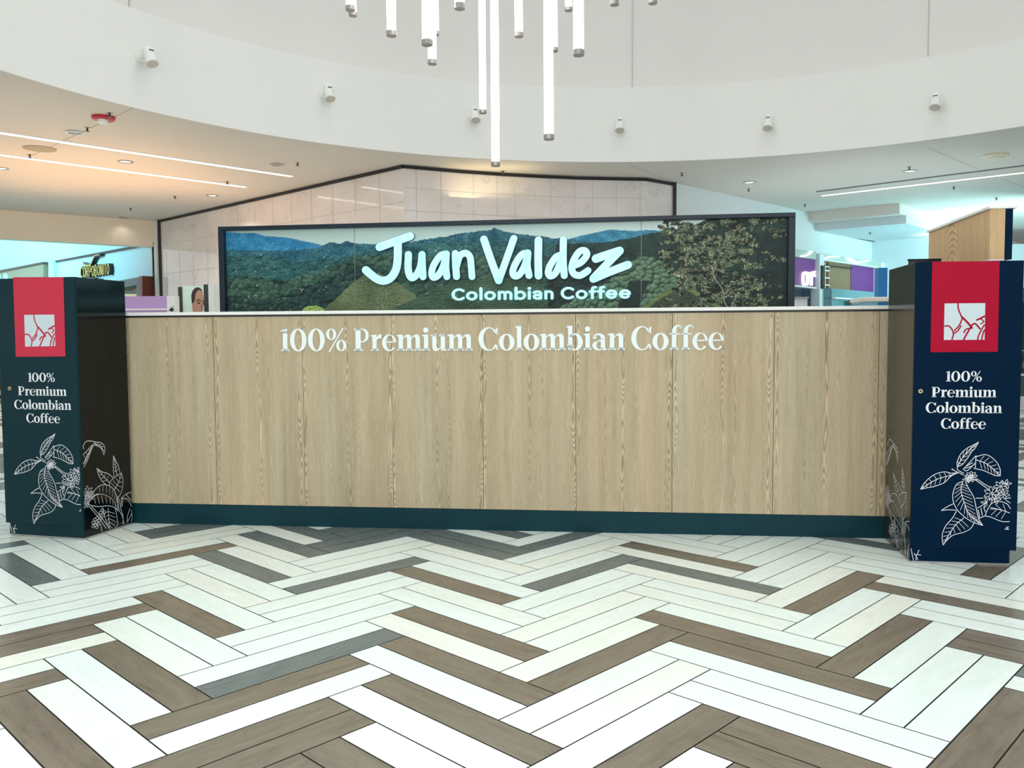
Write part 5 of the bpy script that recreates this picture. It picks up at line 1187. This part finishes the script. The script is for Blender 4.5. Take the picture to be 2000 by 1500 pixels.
wk = empty('white_case', (X(1575), 13.5, 0)); tag(wk, 'low white display case right behind the end of the billboard', 'display case')
MB().box(ony(1552, 590, 13.5).x, ony(1577, 590, 13.5).x, 13.5, 14.1, 0, ony(1560, 583, 13.5).z).build('body', mat('case_white', (220, 220, 222), 0.4), wk)
MB().box(ony(1551, 590, 13.5).x, ony(1578, 590, 13.5).x, 13.45, 14.15, ony(1560, 583, 13.5).z, ony(1560, 580, 13.5).z).build('lid', mat('case_grey', (150, 152, 156), 0.4), wk)

# --- right edge: table with a tall black bottle, green hanging and a screen
Yt = 12.0; X = lambda px: ony(px, 740, Yt).x; Z_ = lambda y, Y=Yt: ony(1990, y, Y).z
tb = empty('steel_table', (X(2010), Yt+.3, 0)); tag(tb, 'steel-framed table at the right edge behind the navy tower', 'table')
MB().box(X(1977.5), X(2100), Yt, Yt+.7, Z_(730), Z_(726)).build('top', mat('table_dark', (34, 42, 44), 0.3), tb)
MB().box(X(1977), X(2101), Yt-.02, Yt+.02, Z_(734), Z_(730)).build('front_rail', M_STEEL, tb)
MB().box(X(1977), X(2101), Yt-.02, Yt+.02, Z_(779), Z_(775)).build('lower_rail', M_STEEL, tb)
MB().box(X(1983), X(2100), Yt+.02, Yt+.04, Z_(774), Z_(735)).build('green_panel', mat('deep_green_panel', (36, 70, 66), 0.4), tb)
for px in (1979.5, 2098): MB().box(X(px)-.014, X(px)+.014, Yt-.02, Yt+.01, 0, Z_(730)).build('leg', M_STEEL, tb); MB().box(X(px)-.014, X(px)+.014, Yt+.66, Yt+.69, 0, Z_(730)).build('leg', M_STEEL, tb)
P = ony(1991, 726, Yt+.2); bt = empty('pump_bottle', P+Vector((0, 0, .004))); tag(bt, 'black pump bottle standing on the steel table at the right edge', 'bottle')
zz = Z_(726)-ony(1991, 726, Yt).z
MB().lathe([(0.056, 0), (0.058, 0.01), (0.056, 0.2), (0.03, 0.235), (0.02, 0.245)], (P.x, P.y, Z_(726)+.001), 24).build('bottle_body', mat('bottle_black', (14, 24, 34), 0.2), bt, smooth=True)
MB().tube([(P.x, P.y, Z_(726)+.24), (P.x, P.y, Z_(726)+.29), (P.x+.01, P.y, Z_(726)+.30), (P.x+.075, P.y, Z_(726)+.285), (P.x+.085, P.y, Z_(726)+.25)], 0.009, 10).build('pump', M_STEEL, bt)
Yg = 15.5; X2 = lambda px: ony(px, 650, Yg).x
gh = empty('green_hanging', (X2(2020), Yg, 0)); tag(gh, 'dark green draped fabric wall behind the steel table', 'curtain')
b = MB(); n = 60; x0, x1 = X2(1960), X2(2120)
for i in range(n):
    a0, a1 = i/n, (i+1)/n; f = lambda a: (x0+(x1-x0)*a, Yg+.07*math.sin(a*40)+.04*math.sin(a*93+1))
    p, q = f(a0), f(a1); zt = Z_(592, Yg)+0.0
    b.quad((p[0], p[1], 0.25), (q[0], q[1], 0.25), (q[0], q[1], zt), (p[0], p[1], zt)); b.quad((p[0], p[1]+.03, 0.25), (q[0], q[1]+.03, 0.25), (q[0], q[1]+.03, zt), (p[0], p[1]+.03, zt))
b.build('fabric', mat('green_fabric', (50, 84, 82), 0.6, noise=0.5, nscale=2.2), gh, smooth=True)
MB().box(x0, x1, Yg-.1, Yg+.12, 0, .25).build('base', M_STEEL, gh)
MB().box(x0, x1, Yg-.08, Yg+.1, Z_(592, Yg), Z_(589, Yg)).build('top_rail', M_BLK, gh)
Ys = 17.5; X3 = lambda px: ony(px, 575, Ys).x
sc_ = empty('wall_screen', (X3(1992), Ys, ony(1990, 576, Ys).z)); tag(sc_, 'small dark-framed lit screen at the right edge above the green hanging', 'screen')
MB().box(X3(1983), X3(2004), Ys, Ys+.06, ony(1990, 588, Ys).z, ony(1990, 562, Ys).z).build('frame', M_BLK, sc_)
MB().box(X3(1986), X3(1998), Ys-.01, Ys, ony(1990, 586, Ys).z, ony(1990, 564, Ys).z).build('display', mat('screen_lit', (190, 236, 232), 0.3, emit=(196, 240, 236), es=0.5), sc_)
MB().box(X3(1984.5), X3(1987), Ys+.02, Ys+.05, 0, ony(1990, 588, Ys).z).build('stand', M_BLK, sc_)
